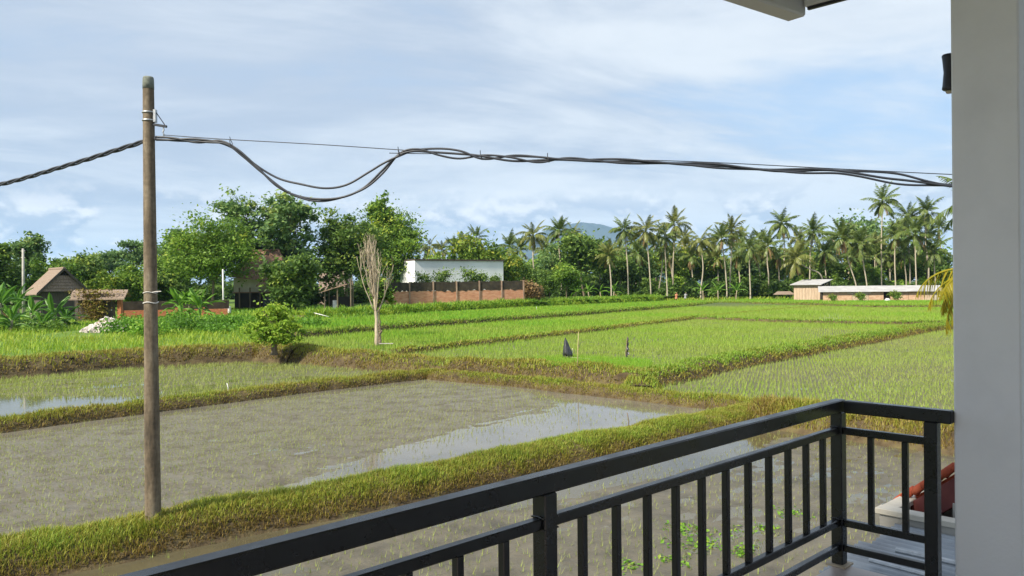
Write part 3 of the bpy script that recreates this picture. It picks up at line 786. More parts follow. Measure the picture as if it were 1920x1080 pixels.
M['frond'] = leafy('frond', [(0, (0.069, 0.121, 0.029)), (.4, (0.117, 0.178, 0.040)), (.7, (0.193, 0.230, 0.050)), (1, (0.373, 0.265, 0.077))], rough=.4, spec=.4)
M['bund_weed'] = M['bund_grass']
M['frond_y'] = leafy('frond_y', [(0, (.10, .13, .03)), (.4, (.16, .19, .045)), (.7, (.23, .24, .06)), (1, (.34, .28, .09))], rough=.4, spec=.4)
M['frond_near'] = leafy('frond_near', [(0, (.16, .17, .015)), (.5, (.30, .27, .02)), (1, (.42, .34, .03))], trans=.45, rough=.4)
M['dry_frond'] = leafy('dry_frond', [(0, (.16, .10, .045)), (.5, (.26, .18, .08)), (1, (.34, .25, .12))])
M['dry_wood'] = simple('dry_wood', [(.3, (.32, .27, .19)), (.6, (.45, .39, .29)), (.8, (.54, .48, .37))], 5, .95, .2, bmp=.4, bd=.01)

def leaf_cloud(C, size, tint, rg, flat=.5, elong=1.7, tris=4):
    """leaves: folded diamonds about the points C, unit random directions biased to face up"""
    n = len(C)
    nrm = rg.normal(0, 1, (n, 3)); nrm[:, 2] = np.abs(nrm[:, 2]) + flat; nrm /= np.linalg.norm(nrm, axis=1)[:, None]
    d = rg.normal(0, 1, (n, 3)); d[:, 2] -= .35; d -= nrm * (d * nrm).sum(1)[:, None]; d /= np.linalg.norm(d, axis=1)[:, None] + 1e-9
    s = np.cross(nrm, d); sz = (np.broadcast_to(size, n) * rg.uniform(.6, 1.4, n))[:, None]
    a = C - d * sz * .5 * elong; b = C + d * sz * .5 * elong - nrm * sz * .12
    l = C - s * sz * .5 + nrm * sz * .10; r = C + s * sz * .5 + nrm * sz * .10
    V = np.stack([a, r, b, l], 1).reshape(-1, 3); k = np.arange(n)[:, None] * 4
    T = np.concatenate([k + [0, 1, 2], k + [0, 2, 3]], 0)
    return V, T, np.repeat(tint, 4)
def crown_points(lobes, n_cl, per, spread, rg):
    """clump centres on the outer part of each lobe, leaves round each clump"""
    C = []; W = np.array([l[3] * l[4] * l[5] for l in lobes]) ** .67; W /= W.sum(); cid = rg.choice(len(lobes), n_cl, p=W)
    for i in cid:
        x, y, z, rx, ry, rz = lobes[i]
        v = rg.normal(0, 1, 3); v /= np.linalg.norm(v); v[2] = v[2] * .9 + .12
        C.append(np.array([x, y, z]) + v * np.array([rx, ry, rz]) * rg.uniform(.45, 1.05) )
    C = np.array(C); sp = spread * rg.uniform(.5, 1.5, n_cl)
    ct = rg.normal(0, .23, n_cl)
    P = np.repeat(C, per, 0) + rg.normal(0, 1, (n_cl * per, 3)) * rg.choice([.6, 1.0, 1.5], (n_cl * per, 1)) * np.repeat(sp, per)[:, None] * np.array([1, 1, .62])
    return C, P, np.repeat(ct, per)
def limb(mb, p0, p1, r0, r1, rg, n=6, sag=.12, seg=6):
    p0 = np.array(p0, float); p1 = np.array(p1, float); L = np.linalg.norm(p1 - p0)
    t = np.linspace(0, 1, n)[:, None]
    P = p0 + (p1 - p0) * t + np.sin(t * math.pi) * rg.normal(0, sag * .5, 3) * L * .6 + np.array([0, 0, 1]) * np.sin(t * math.pi) * sag * L * .5
    mb.tube(P, np.linspace(r0, r1, n), seg); return P
TREE_DATA = {}
def tree_mesh(key, h, rx, rz_, seed, lobes_n=7, n_cl=120, per=34, leaf=.34, spread=None, base=.3, tr=.22, mat='leaf_mid', bark='bark', irr=.35, ry=None, elong=1.7, flat=.5, lobes=None, fork=None):
    """tree with its foot at the origin: returns (trunk mesh, crown mesh), cached under key"""
    if key in TREE_DATA: return TREE_DATA[key]
    rg = np.random.default_rng(seed); ry = ry or rx
    cz = h - rz_
    if lobes is None:
        lobes = [(0, 0, cz, rx * .62, ry * .62, rz_ * .8)]
        for k in range(lobes_n):
            a = 2 * math.pi * k / lobes_n + rg.uniform(-.4, .4); e = rg.uniform(-.75, .95); q = rg.uniform(.25, .25 + irr)
            lobes.append((math.cos(a) * rx * .62 * math.cos(e * .9), math.sin(a) * ry * .62 * math.cos(e * .9), cz + rz_ * .68 * e, rx * q, ry * q, rz_ * q * rg.uniform(.8, 1.2)))
    spread = spread or rx * .13; leaf *= .78; per = int(per * 1.65)
    C, P, ct = crown_points(lobes, n_cl, per, spread, rg)
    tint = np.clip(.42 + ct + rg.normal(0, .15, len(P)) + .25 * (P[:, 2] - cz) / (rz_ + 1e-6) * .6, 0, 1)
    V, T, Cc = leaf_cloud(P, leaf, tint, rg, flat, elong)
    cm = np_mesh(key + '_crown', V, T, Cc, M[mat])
    mb = MB()
    th = h * base
    top = np.array([rg.normal(0, .03) * h, rg.normal(0, .03) * h, max(th, cz - rz_ * .2)])
    tp = np.array([[0, 0, -.3], [0, 0, .05 * h], top * [.4, .4, .5], top * [.8, .8, .85], top]); tp[2:4, :2] += rg.normal(0, .012 * h, (2, 2))
    tp = spline(tp, 4); rr_ = np.interp(np.linspace(0, 1, len(tp)), [0, .12, 1], [tr * 1.5, tr, tr * .55])
    mb.tube(tp, rr_, 8)
    for k, l in enumerate(lobes):
        s0 = tp[int(len(tp) * rg.uniform(.5, .95))]
        e0 = np.array(l[:3]) + rg.normal(0, .15, 3) * np.array(l[3:])
        Q = limb(mb, s0, e0, tr * .5, tr * .16, rg)
        for _ in range(4):
            j = rg.integers(len(C)); 
            cs = C[np.argsort(((C - e0) ** 2).sum(1))[:14]]
            limb(mb, Q[rg.integers(2, len(Q))], cs[rg.integers(len(cs))], tr * .2, tr * .05, rg, 4, .1, 5)
    me = bpy.data.meshes.new(key + '_trunk'); me.from_pydata(mb.V, [], mb.F); me.materials.append(M[bark]); me.polygons.foreach_set('use_smooth', [True] * len(me.polygons)); me.update()
    TREE_DATA[key] = (me, cm); return TREE_DATA[key]
def place_tree(name, label, cat, loc, meshes, group=None, scale=1.0, rz=0.0, sz=None):
    t = thing(name, label, cat, loc, group, rz); t.scale = (scale, scale, sz or scale)
    obj('trunk', meshes[0], t); obj('crown', meshes[1], t); return t
def pxm(Y): return Y / FPX                                     # metres per photograph pixel at distance Y

def gz(x, y): return float(meadow_z(np.array([x]), np.array([y]))[0])
def spot(px, Y, z=None):
    p = atY(px, 540, Y); return (p[0], p[1], gz(p[0], p[1]) if z is None else z)
def tall(py, Y, z0): return EYE + (540 - py + 0.0) * pxm(Y) - z0 - (4 - .01 * 0) * pxm(Y)

# --- the big trees round the village house, each with its own mesh
def big(px, Y, top, halfw, low, key, label, seed, mat, **kw):
    p = spot(px, Y); h = tall(top, Y, p[2]); rx = halfw * pxm(Y); rz_ = (low - top) * pxm(Y) / 2
    return place_tree('broadleaf_tree', label, 'tree', p, tree_mesh(key, h, rx, rz_, seed, mat=mat, **kw), 'trees round the village house')
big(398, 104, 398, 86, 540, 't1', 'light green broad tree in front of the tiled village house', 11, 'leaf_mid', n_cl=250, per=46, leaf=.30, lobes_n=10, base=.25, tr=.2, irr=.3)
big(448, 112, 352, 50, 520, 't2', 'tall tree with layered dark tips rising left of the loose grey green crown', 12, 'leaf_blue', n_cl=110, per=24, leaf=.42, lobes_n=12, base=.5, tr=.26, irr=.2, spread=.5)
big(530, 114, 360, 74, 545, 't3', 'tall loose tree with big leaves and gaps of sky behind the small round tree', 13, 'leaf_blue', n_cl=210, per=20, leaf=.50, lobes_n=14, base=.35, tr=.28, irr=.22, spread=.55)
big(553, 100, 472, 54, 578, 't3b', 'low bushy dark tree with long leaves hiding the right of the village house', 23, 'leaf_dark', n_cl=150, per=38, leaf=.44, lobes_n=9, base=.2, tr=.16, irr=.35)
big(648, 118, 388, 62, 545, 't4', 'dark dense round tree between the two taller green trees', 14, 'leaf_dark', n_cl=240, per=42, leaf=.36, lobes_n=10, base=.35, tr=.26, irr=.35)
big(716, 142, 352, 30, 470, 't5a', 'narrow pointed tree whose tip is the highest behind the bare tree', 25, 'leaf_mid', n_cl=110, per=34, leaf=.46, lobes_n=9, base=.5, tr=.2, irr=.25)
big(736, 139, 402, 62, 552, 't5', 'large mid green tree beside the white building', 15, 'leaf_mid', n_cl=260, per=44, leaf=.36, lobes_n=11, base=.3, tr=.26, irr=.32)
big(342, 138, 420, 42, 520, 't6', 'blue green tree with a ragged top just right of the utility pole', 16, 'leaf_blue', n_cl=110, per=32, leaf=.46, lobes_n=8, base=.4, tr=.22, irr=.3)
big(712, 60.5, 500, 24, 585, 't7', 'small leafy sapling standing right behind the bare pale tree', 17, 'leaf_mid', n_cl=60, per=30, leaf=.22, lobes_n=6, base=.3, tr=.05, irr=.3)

# --- left edge
def side(px, Y, top, halfw, low, key, label, seed, mat, **kw):
    p = spot(px, Y); h = tall(top, Y, p[2]); rx = halfw * pxm(Y); rz_ = (low - top) * pxm(Y) / 2
    return place_tree('broadleaf_tree', label, 'tree', p, tree_mesh(key, h, rx, rz_, seed, mat=mat, **kw), 'trees behind the thatched hut')
side(-12, 118, 450, 50, 545, 's0', 'dark tree cut off by the left edge of the view', 31, 'leaf_dark', n_cl=170, per=36, leaf=.40)
side(48, 128, 438, 34, 525, 's1', 'round blue green tree behind the small concrete post', 32, 'leaf_blue', n_cl=130, per=34, leaf=.40)
side(92, 122, 468, 44, 560, 's2', 'mid green spreading tree left of the thatched roof', 33, 'leaf_mid', n_cl=140, per=34, leaf=.40)
side(150, 126, 478, 44, 560, 's3', 'dark low tree behind the ridge of the thatched roof', 34, 'leaf_dark', n_cl=140, per=34, leaf=.42)
side(196, 104, 500, 30, 568, 's4', 'yellow green clipped tree right of the thatched roof', 35, 'leaf_yellow', n_cl=130, per=40, leaf=.26, base=.15)
side(246, 108, 488, 36, 575, 's5', 'dense bright green bush tree left of the utility pole', 36, 'leaf_mid', n_cl=170, per=42, leaf=.28, base=.15)
side(300, 112, 500, 34, 585, 's6', 'dark leafy tree in the gap right of the utility pole', 37, 'leaf_dark', n_cl=130, per=36, leaf=.36, base=.2)
side(312, 132, 468, 42, 545, 's7', 'mid green tree behind the banana clump right of the pole', 38, 'leaf_mid', n_cl=130, per=34, leaf=.42)
# flat-topped far trees
def flat_tree(px, Y, top, halfw, key, label, seed):
    rg = np.random.default_rng(seed); p = spot(px, Y); h = tall(top, Y, p[2]); rx = halfw * pxm(Y)
    lobes = []
    for k in range(9):
        a = rg.uniform(0, 6.28); r = rx * rg.uniform(.1, .8)
        lobes.append((r * math.cos(a), r * math.sin(a), h - rg.uniform(.02, .34) * h, rx * rg.uniform(.28, .42), rx * rg.uniform(.28, .42), h * .022))
    place_tree('flat_topped_tree', label, 'tree', p, tree_mesh(key, h, rx, h * .2, seed, mat='leaf_blue', n_cl=130, per=26, leaf=.55, base=.55, tr=.25, lobes=lobes, spread=.6), 'flat topped trees far behind the hut')
flat_tree(150, 200, 474, 52, 'f1', 'leftmost low flat topped tree far behind the thatched hut', 41)
flat_tree(208, 210, 468, 50, 'f2', 'middle flat topped tree far behind the thatched hut', 42)
flat_tree(250, 195, 449, 48, 'f3', 'tall layered flat topped tree far behind, left of the utility pole', 43)
flat_tree(306, 205, 452, 44, 'f4', 'layered flat topped tree far behind, right of the utility pole', 44)

# --- small round tree on the bank and the bare tree
p = at(514, 655, 1.0); p[2] = .95
rg = np.random.default_rng(51)
t = place_tree('small_round_tree', 'small round bright green tree with a short thick trunk on the paddy bank', 'tree', p, scale=.95, meshes=
    tree_mesh('plumeria', 3.05, 1.95, 1.25, 51, n_cl=130, per=16, leaf=.17, base=.2, tr=.2, mat='leaf_bright', bark='bark', spread=.17, elong=2.2,
        lobes=[(0, 0, 1.7, 1.55, 1.5, 1.0), (-1.1, -.3, 1.2, .85, .85, .75), (1.1, -.2, 1.25, .85, .85, .75), (0, -1.0, 1.1, .95, .8, .75), (.2, .9, 1.3, .8, .8, .7), (-.5, -.2, 2.4, .8, .7, .55), (.6, .1, 2.35, .75, .7, .55), (.1, -.3, 2.6, .6, .6, .4), (-1.45, .2, .8, .5, .5, .4), (1.45, -.4, .85, .5, .5, .4), (-.5, -1.1, .8, .6, .5, .4), (.6, -1.0, .75, .6, .5, .4)]))
bt = thing('bare_tree', 'bare pale leafless tree standing at the corner of the rice field', 'tree', at(706, 647, .95))
def bare_tree(o):
    rg = np.random.default_rng(8); mb = MB(); H = 200 * pxm(52)
    def curve(p0, p1, r0, r1, bow, n=6, sg=5):
        t = np.linspace(0, 1, n)[:, None]; P = np.array(p0) + (np.array(p1) - p0) * t + np.sin(t * math.pi) * np.array(bow); P[1:-1] += rg.normal(0, .02, (n - 2, 3))
        mb.tube(P, np.linspace(r0, r1, n), sg); return P
    tr_ = curve((.05, 0, -.2), (-.12, 0, H * .42), .15, .09, (.05, 0, 0), 8, 8)
    for k in range(15):
        q = tr_[rg.integers(4, 8)]; a = rg.uniform(0, 6.28); rr_ = rg.uniform(.12, 1.0); top = np.array([-.35 + rr_ * math.cos(a) * 1.35, rr_ * math.sin(a) * .8, H * (1.0 - .34 * rr_ * rg.uniform(.5, 1.1))])
        S = curve(q, top, .055, .012, (math.cos(a) * .18 * rr_, math.sin(a) * .18 * rr_, 0), 8, 5)
        for j in range(6):
            q2 = S[rg.integers(2, 7)]; e2 = q2 + np.array([rg.normal(0, .16), rg.normal(0, .16), rg.uniform(.5, 1.4)]); e2[2] = min(e2[2], H * .99)
            S2 = curve(q2, e2, .022, .007, (0, 0, 0), 5, 4)
            for _ in range(3): q3 = S2[rg.integers(1, 5)]; curve(q3, q3 + np.array([rg.normal(0, .12), rg.normal(0, .12), rg.uniform(.2, .6)]), .010, .005, (0, 0, 0), 3, 3)
    mb.build('trunk', M['dry_wood'], o, True)
bare_tree(bt)
st = MB(); rg = np.random.default_rng(3)
for k in range(9): st.tube([[.22 + rg.normal(0, .03), -.05, .05 + k * .17], [.25 + rg.normal(0, .04), -.05, .25 + k * .17]], [.13 - .007 * k, .10 - .007 * k], 6)
st.build('broken_stump', M['bark'], bt)

# --- coconut palms
def frond_mesh(key, L, pitch, droop, nl, ll, hang, seed, mat, wl=.05):
    """frond leaving the origin along +X: rachis that arches over and two rows of leaflets"""
    rg = np.random.default_rng(seed); n = 11; t = np.linspace(0, 1, n); ang = pitch - droop * t ** 1.3
    ds = L / (n - 1); P = np.zeros((n, 3))
    for i in range(1, n): P[i] = P[i - 1] + ds * np.array([math.cos(ang[i]), 0, math.sin(ang[i])])
    V = []; T = []; C = []
    def tri(a, b, c, q): k = len(V); V.extend([a, b, c]); T.append((k, k + 1, k + 2)); C.extend([q] * 3)
    for i in range(n - 1):
        w0 = .07 * (1 - i / n) + .015; w1 = .07 * (1 - (i + 1) / n) + .012
        for sgn in (-1, 1):
            a, b = P[i], P[i + 1]
            tri(a + [0, sgn * w0, -.02], b + [0, sgn * w1, -.02], a + [0, 0, .04], .55); tri(b + [0, sgn * w1, -.02], b + [0, 0, .03], a + [0, 0, .04], .55)
    for k in range(nl):
        s = .16 + .84 * (k + .5) / nl; i = min(int(s * (n - 1)), n - 2); f = s * (n - 1) - i
        p = P[i] * (1 - f) + P[i + 1] * f; tn = P[i + 1] - P[i]; tn /= np.linalg.norm(tn); up_ = np.cross(tn, [0, 1, 0]) * -1
        ln = ll * (math.sin(math.pi * min(1, .12 + s * .93)) ** .6) * rg.uniform(.85, 1.1)
        for sgn in (-1, 1):
            d = tn * rg.uniform(.45, .7) + np.array([0, sgn, 0]) * rg.uniform(.6, .9) + np.array([0, 0, -1]) * hang * rg.uniform(.5, 1.3) + up_ * .15
            d /= np.linalg.norm(d); sd = np.cross(d, up_ + rg.normal(0, .3, 3)); sd /= np.linalg.norm(sd) + 1e-9
            q = np.clip(.38 + rg.normal(0, .13) + .25 * hang * .4, 0, 1)
            m = p + d * ln * .5 + np.array([0, 0, -.04 * ln]); e = p + d * ln + np.array([0, 0, -.22 * ln])
            tri(p - sd * wl * .5, p + sd * wl * .5, m + sd * wl * .6, q); tri(p - sd * wl * .5, m + sd * wl * .6, m - sd * wl * .6, q); tri(m - sd * wl * .6, m + sd * wl * .6, e, q)
    return np_mesh(key, np.array(V), np.array(T), np.array(C), M[mat])
def frond_set(tag_, mat, sd, k):
    sp = [(4.4, 1.42, .75, 26, .95, .2), (4.6, 1.15, 1.1, 26, 1.0, .35), (4.8, .75, 1.4, 28, 1.05, .45), (4.8, .45, 1.5, 28, 1.05, .6), (4.6, .05, 1.35, 26, 1.05, .8), (4.2, -.45, 1.0, 24, 1.0, .9)]
    f = [frond_mesh('frond_%s%d' % (tag_, i), L, p_, d_ * k, n_, l_, h_, sd + i, mat, .115) for i, (L, p_, d_, n_, l_, h_) in enumerate(sp)]
    return f + [frond_mesh('frond_dry' + tag_, 3.8, -.75, .75, 16, .8, 1.0, sd + 7, 'dry_frond', .07)]
FRS = [frond_set('a', 'frond', 1, 1.0), frond_set('b', 'frond_y', 11, 1.1), frond_set('c', 'frond', 31, .8)]
NUTS = None
def palm(label, px, py, bx, by, Y, seed, n=17, s=1.0, group='coconut palms along the far edge of the rice', z0=None, drys=4, nuts=True):
    """crown centre at (px,py), foot below (bx,by), both at distance Y"""
    global NUTS
    rg = np.random.default_rng(seed)
    top = atY(px, py, Y); low = atY(bx, by, Y); z0 = (gz(low[0], Y) if px < 985 and Y < 172 else 1.55) if z0 is None else z0
    k = (low[2] - z0) / max(.5, (top[2] - low[2])); foot = np.array([low[0] + (low[0] - top[0]) * k * .25, Y, z0])
    o = thing('coconut_palm', label, 'palm tree', foot, group)
    a = np.array([0, 0, -.4]); b_ = rel(low, foot); c_ = rel(top, foot)
    mid = (b_ + c_) / 2 + np.array([rg.normal(0, .015) * c_[2], 0, 0])
    pts = [a, b_ * .5 if b_[2] > 1.5 else b_ * .9 + [0, 0, .3], b_ + [0, 0, .6], mid, c_ - [0, 0, .3]]
    pts = sorted(pts, key=lambda q: q[2]); P = spline(pts, 5)
    r = np.interp(np.linspace(0, 1, len(P)), [0, .06, .2, .9, 1], [.26, .19, .155, .12, .15])
    MB().tube(P, r, 7).build('trunk', M['palm_bark'], o, True)
    FR = FRS[int(rg.choice(3, p=[.45, .27, .28]))]; pw = rg.uniform(.6, 1.7); drys = int(rg.integers(1, drys + 4))
    for i in range(n):
        q = i / (n - 1); kind = min(5, int(q ** pw * 6))
        f = obj('frond', FR[kind], o, c_ - [0, 0, .25 * q])
        f.rotation_euler = (rg.normal(0, .12), rg.normal(0, .10), i * 2.39996 + rg.normal(0, .2)); f.scale = (s * rg.uniform(.75, 1.12),) * 3
    for i in range(drys):
        f = obj('dry_frond', FR[6], o, c_ - [0, 0, .35]); f.rotation_euler = (rg.normal(0, .1), rg.normal(0, .15), rg.uniform(0, 6.28)); f.scale = (s * rg.uniform(.7, .95),) * 3
    if nuts:
        if NUTS is None:
            mb = MB(); r2 = np.random.default_rng(4)
            for i in range(9):
                a_ = r2.uniform(0, 6.28); c0 = np.array([math.cos(a_) * .28, math.sin(a_) * .28, -.45 - r2.uniform(0, .35)])
                mb.tube([c0 + [0, 0, .14], c0 + [0, 0, .08], c0, c0 - [0, 0, .09], c0 - [0, 0, .14]], [.03, .10, .13, .10, .03], 6)
            me = bpy.data.meshes.new('coconuts'); me.from_pydata(mb.V, [], mb.F); me.materials.append(M['leaf_yellow'])
            at_ = me.attributes.new('tint', 'FLOAT', 'POINT'); at_.data.foreach_set('value', [.8] * len(mb.V)); me.update(); NUTS = me
        u_ = obj('coconuts', NUTS, o, c_); u_['kind'] = 'stuff'
    return o
PALMS = [  # label, crown, lower trunk, distance
 ('slender coconut palm just right of the brick wall end', 1000, 442, 1003, 530, 163, 17, .95),
 ('coconut palm with brown hanging fronds in front of the mountain left slope', 1048, 434, 1052, 505, 170, 18, 1.0),
 ('short coconut palm beside the banana plants, right of the big dark tree', 1141, 478, 1146, 540, 160, 15, .85),
 ('tall slim coconut palm with a clear white trunk right of the mountain', 1170, 432, 1178, 548, 166, 17, .95),
 ('tall coconut palm, second right of the mountain, with brown skirt', 1211, 432, 1220, 546, 166, 19, 1.05),
 ('coconut palm with straight trunk, left of the pair with the bent trunk', 1246, 442, 1251, 548, 167, 17, .95),
 ('coconut palm with a bent trunk among the middle group', 1243, 470, 1236, 545, 171, 12, .7),
 ('high coconut palm rising behind the bent trunk', 1264, 422, 1262, 500, 178, 17, 1.05),
 ('lone coconut palm with a clear trunk in the middle of the row', 1313, 453, 1314, 548, 166, 18, 1.0),
 ('coconut palm leaning left, first of the close pair in the row', 1353, 446, 1363, 550, 166, 17, 1.0),
 ('coconut palm with the higher crown, second of the close pair', 1372, 434, 1369, 525, 172, 16, 1.0),
 ('coconut palm with yellowish fronds and a clear foot, third left of the bamboo hut', 1405, 464, 1407, 552, 164, 17, 1.0),
 ('coconut palm with pale hanging fronds, second left of the bamboo hut', 1440, 460, 1441, 520, 172, 17, .95),
 ('dark high coconut palm with a wide open crown, left of the hut', 1466, 420, 1470, 500, 185, 19, 1.1),
 ('wide coconut palm right above the bamboo hut', 1525, 436, 1519, 490, 176, 19, 1.15),
 ('leaning coconut palm with drooping fronds over the hut roof', 1491, 486, 1538, 520, 158, 19, 1.15),
 ('coconut palm with a slanting trunk behind the left end of the long shed', 1580, 446, 1604, 535, 168, 19, 1.15),
 ('coconut palm with a curved trunk behind the long shed middle left', 1614, 458, 1625, 536, 166, 18, 1.05),
 ('tallest coconut palm with a straight pale trunk behind the long shed', 1655, 378, 1653, 533, 170, 19, 1.1),
 ('coconut palm just right of the tallest one behind the shed', 1679, 442, 1679, 532, 166, 16, .95),
 ('high coconut palm in the dense group right of the tallest', 1703, 408, 1706, 500, 178, 18, 1.1),
 ('coconut palm with yellow heart and long fronds right of the dense group', 1716, 440, 1718, 533, 162, 20, 1.2),
 ('dark coconut palm against the sky at the right end of the row', 1738, 398, 1741, 500, 176, 18, 1.1),
 ('low coconut palm at the right end of the row behind the shed', 1752, 470, 1754, 533, 164, 17, 1.1),
 ('small coconut palm crown between the hut and the shed roof trees', 1640, 480, 1642, 530, 180, 14, .9)]
for i, (lb, px, py, bx, by, Y, n, s) in enumerate(PALMS): palm(lb, px, py, bx, by, Y, 100 + i, n + 5, s * .98)
FARP = [('leftmost of the far palms right of the large green tree', 806, 462, 215, .95), ('second of the far palms above the white building roof', 828, 470, 225, .9), ('third of the far palms above the white building', 852, 466, 222, .95),
        ('far palm top beside the yellow green tree crown', 866, 452, 230, 1.0), ('far palm peeping over the yellow green tree', 893, 446, 220, .95), ('far palm left of the slender palm by the wall end', 955, 462, 205, 1.0),
        ('far palm with wide crown behind the slender palm by the wall end', 976, 468, 200, 1.0), ('far palm low behind the mountain palm pair', 1024, 470, 195, .95), ('far palm against the mountain foot', 1075, 440, 215, .9),
        ('far palm left of the lone middle palm', 1286, 462, 200, .95), ('far palm right of the lone middle palm', 1335, 470, 200, .95), ('far palm between the close pair and the yellowish palm', 1390, 462, 205, .95),
        ('far palm low behind the yellowish palm', 1424, 480, 195, .95), ('far palm above the leaning one', 1500, 465, 205, .95), ('far palm behind the slanting trunk', 1556, 462, 205, 1.0), ('far palm in the dense right group', 1690, 432, 205, 1.05)]
for lb, px, py, Y, s in [('palm half hidden behind the short palm by the bananas', 1122, 470, 188, .9), ('palm half hidden behind the tall slim white trunk', 1160, 478, 184, .9), ('palm half hidden between the two tall palms', 1196, 474, 182, .95), ('palm with low crown behind the bent trunk', 1258, 478, 184, .9), ('palm with low crown left of the lone middle palm', 1296, 480, 180, .95), ('palm with low crown behind the leaning one of the close pair', 1344, 484, 182, .9),
        ('palm with low crown right of the higher one of the close pair', 1384, 478, 180, .95), ('palm with low crown right of the yellowish palm', 1424, 474, 180, .95), ('palm with low crown left of the leaning palm over the hut', 1458, 478, 178, 1.0), ('palm with low crown right of the wide palm above the hut', 1546, 474, 178, 1.0), ('palm with low crown behind the shed left third', 1598, 484, 180, 1.0), ('palm with low crown left of the tallest palm trunk', 1640, 462, 182, 1.0), ('palm with low crown right of the tallest palm trunk', 1666, 476, 180, 1.0), ('palm with low crown in the dense right group', 1696, 474, 178, 1.05), ('palm with low crown near the column', 1736, 450, 180, 1.1)]:
    palm(lb, px, py, px + 3, py + 50, Y, 500 + px, 20, s, 'lower palms inside the belt')
FARP += [('far palm crown just left of the two tall palms', 1190, 452, 210, .9), ('far palm crown between the second tall palm and the straight one', 1228, 458, 212, .9), ('far palm crown right of the high palm behind the bent trunk', 1282, 446, 214, .9), ('far palm crown left of the close pair', 1338, 456, 208, .9),
         ('far palm crown right of the close pair', 1388, 448, 214, .9), ('far palm crown left of the palm with pale hanging fronds', 1428, 452, 210, .9), ('far palm crown just right of the dark high palm', 1494, 446, 214, .9), ('far palm crown over the thin grey airy tree', 1600, 440, 212, .95), ('far palm crown left of the tallest palm', 1634, 432, 210, .95), ('far palm crown right of the dark palm at the end', 1760, 428, 210, 1.0)]
for i, (lb, px, py, Y, s) in enumerate(FARP): palm(lb, px, py, px + 2, py + 60, Y, 200 + i, 18, s * 1.1, 'far coconut palms behind the row', 1.8, 1, False)
# nearer palm mostly behind the column: its fronds hang into view
FRN = [frond_mesh('frond_near_a', 2.4, -.05, 1.3, 34, .78, 1.1, 21, 'frond_near', .030), frond_mesh('frond_near_b', 2.3, -.5, 1.0, 34, .75, 1.2, 22, 'frond_near', .030), frond_mesh('frond_near_c', 2.4, .35, 1.5, 34, .75, .9, 23, 'frond_near', .030)]
q0 = atY(1833, 482, 15.5)
o = thing('young_palm', 'sunlit yellow green palm fronds hanging beside the column', 'palm tree', (q0[0], q0[1], -.1))
hz = q0[2] + .1
MB().tube(spline([[0, 0, -.3], [.05, 0, hz * .4], [-.03, .05, hz * .8], [0, 0, hz]], 5), .1, 9).build('trunk', M['palm_bark'], o, True)
rg = np.random.default_rng(6)
for i in range(20):
    f = obj('frond', FRN[i % 3], o, (0, 0, hz - .03 * i)); f.rotation_euler = (rg.normal(0, .1), rg.normal(0, .1) + .012 * i, math.pi + (i - 10) * .32 + rg.normal(0, .1)); f.scale = (rg.uniform(.48, .66),) * 3
q1 = atY(1838, 372, 60)
palm('palm crown with pale fronds half hidden by the column, above the young palm', 1836, 385, 1842, 470, 62, 301, 18, .95, None, .3)

# --- background trees between and behind the palms, shared meshes
KIN = [tree_mesh('k%d' % i, 11, 4.6, 4.2, 70 + i, lobes_n=8, n_cl=100, per=32, leaf=.50, base=.3, tr=.2, mat=m_, irr=.33, spread=.75) for i, m_ in enumerate(['leaf_dark', 'leaf_mid', 'leaf_blue', 'leaf_dark'])]
KY = tree_mesh('ky', 9, 4.8, 3.2, 77, lobes_n=8, n_cl=110, per=32, leaf=.42, base=.35, tr=.16, mat='leaf_yellow', irr=.33, spread=.7)
KS = tree_mesh('ks', 13, 6, 4.5, 79, lobes_n=9, n_cl=70, per=18, leaf=.42, base=.45, tr=.22, mat='leaf_blue', bark='pale_bark', irr=.3, spread=.9)
BT = [('yellow green tree rising behind the right half of the white building', 905, 444, 150, KY, 1.05), ('light tree with thin branches at the white wall right end', 945, 480, 148, KY, .7),
      ('mid green tree between the large tree and the far palms', 800, 478, 175, KIN[1], .8), ('dark round tree below the far palms, behind the white wall', 850, 490, 180, KIN[0], .8),
      ('large dark tree in front of the mountain', 1095, 428, 168, KIN[0], 1.25), ('blue green tree at the left of the large dark tree', 1052, 462, 175, KIN[2], 1.0), ('dark bushy tree at the foot of the mountain palms', 1030, 500, 158, KIN[3], .65), ('fresh green low tree left of the banana plants', 1062, 492, 154, KIN[1], .7),
      ('dark tree right of the short palm', 1160, 470, 178, KIN[3], .95), ('loose tree behind the two tall palms', 1200, 470, 185, KIN[2], .95), ('green tree behind the bent palm trunk', 1278, 478, 188, KIN[1], .85), ('dark tree behind the lone middle palm', 1330, 482, 185, KIN[0], .85),
      ('blue green tree behind the close palm pair', 1385, 480, 190, KIN[2], .9), ('dark tree left of the bamboo hut', 1450, 492, 182, KIN[3], .8), ('mid green tree behind the leaning palm', 1510, 478, 190, KIN[1], .95), ('thin grey tree with airy crown above the left of the shed', 1590, 404, 190, KS, 1.1),
      ('airy tree with bare limbs in the middle of the right group', 1668, 420, 192, KS, 1.0), ('bright green bush tree behind the shed middle', 1625, 500, 176, KIN[1], .7), ('dark tree behind the left end of the shed', 1560, 492, 180, KIN[0], .8), ('dark tree at the right end near the column', 1760, 480, 182, KIN[3], .95), ('mid green tree between the right palms', 1705, 490, 184, KIN[1], .85),
      ('dark tree behind the end of the brick wall', 985, 498, 162, KIN[0], .75), ('blue green tree right of the white wall', 960, 484, 170, KIN[2], .8)]
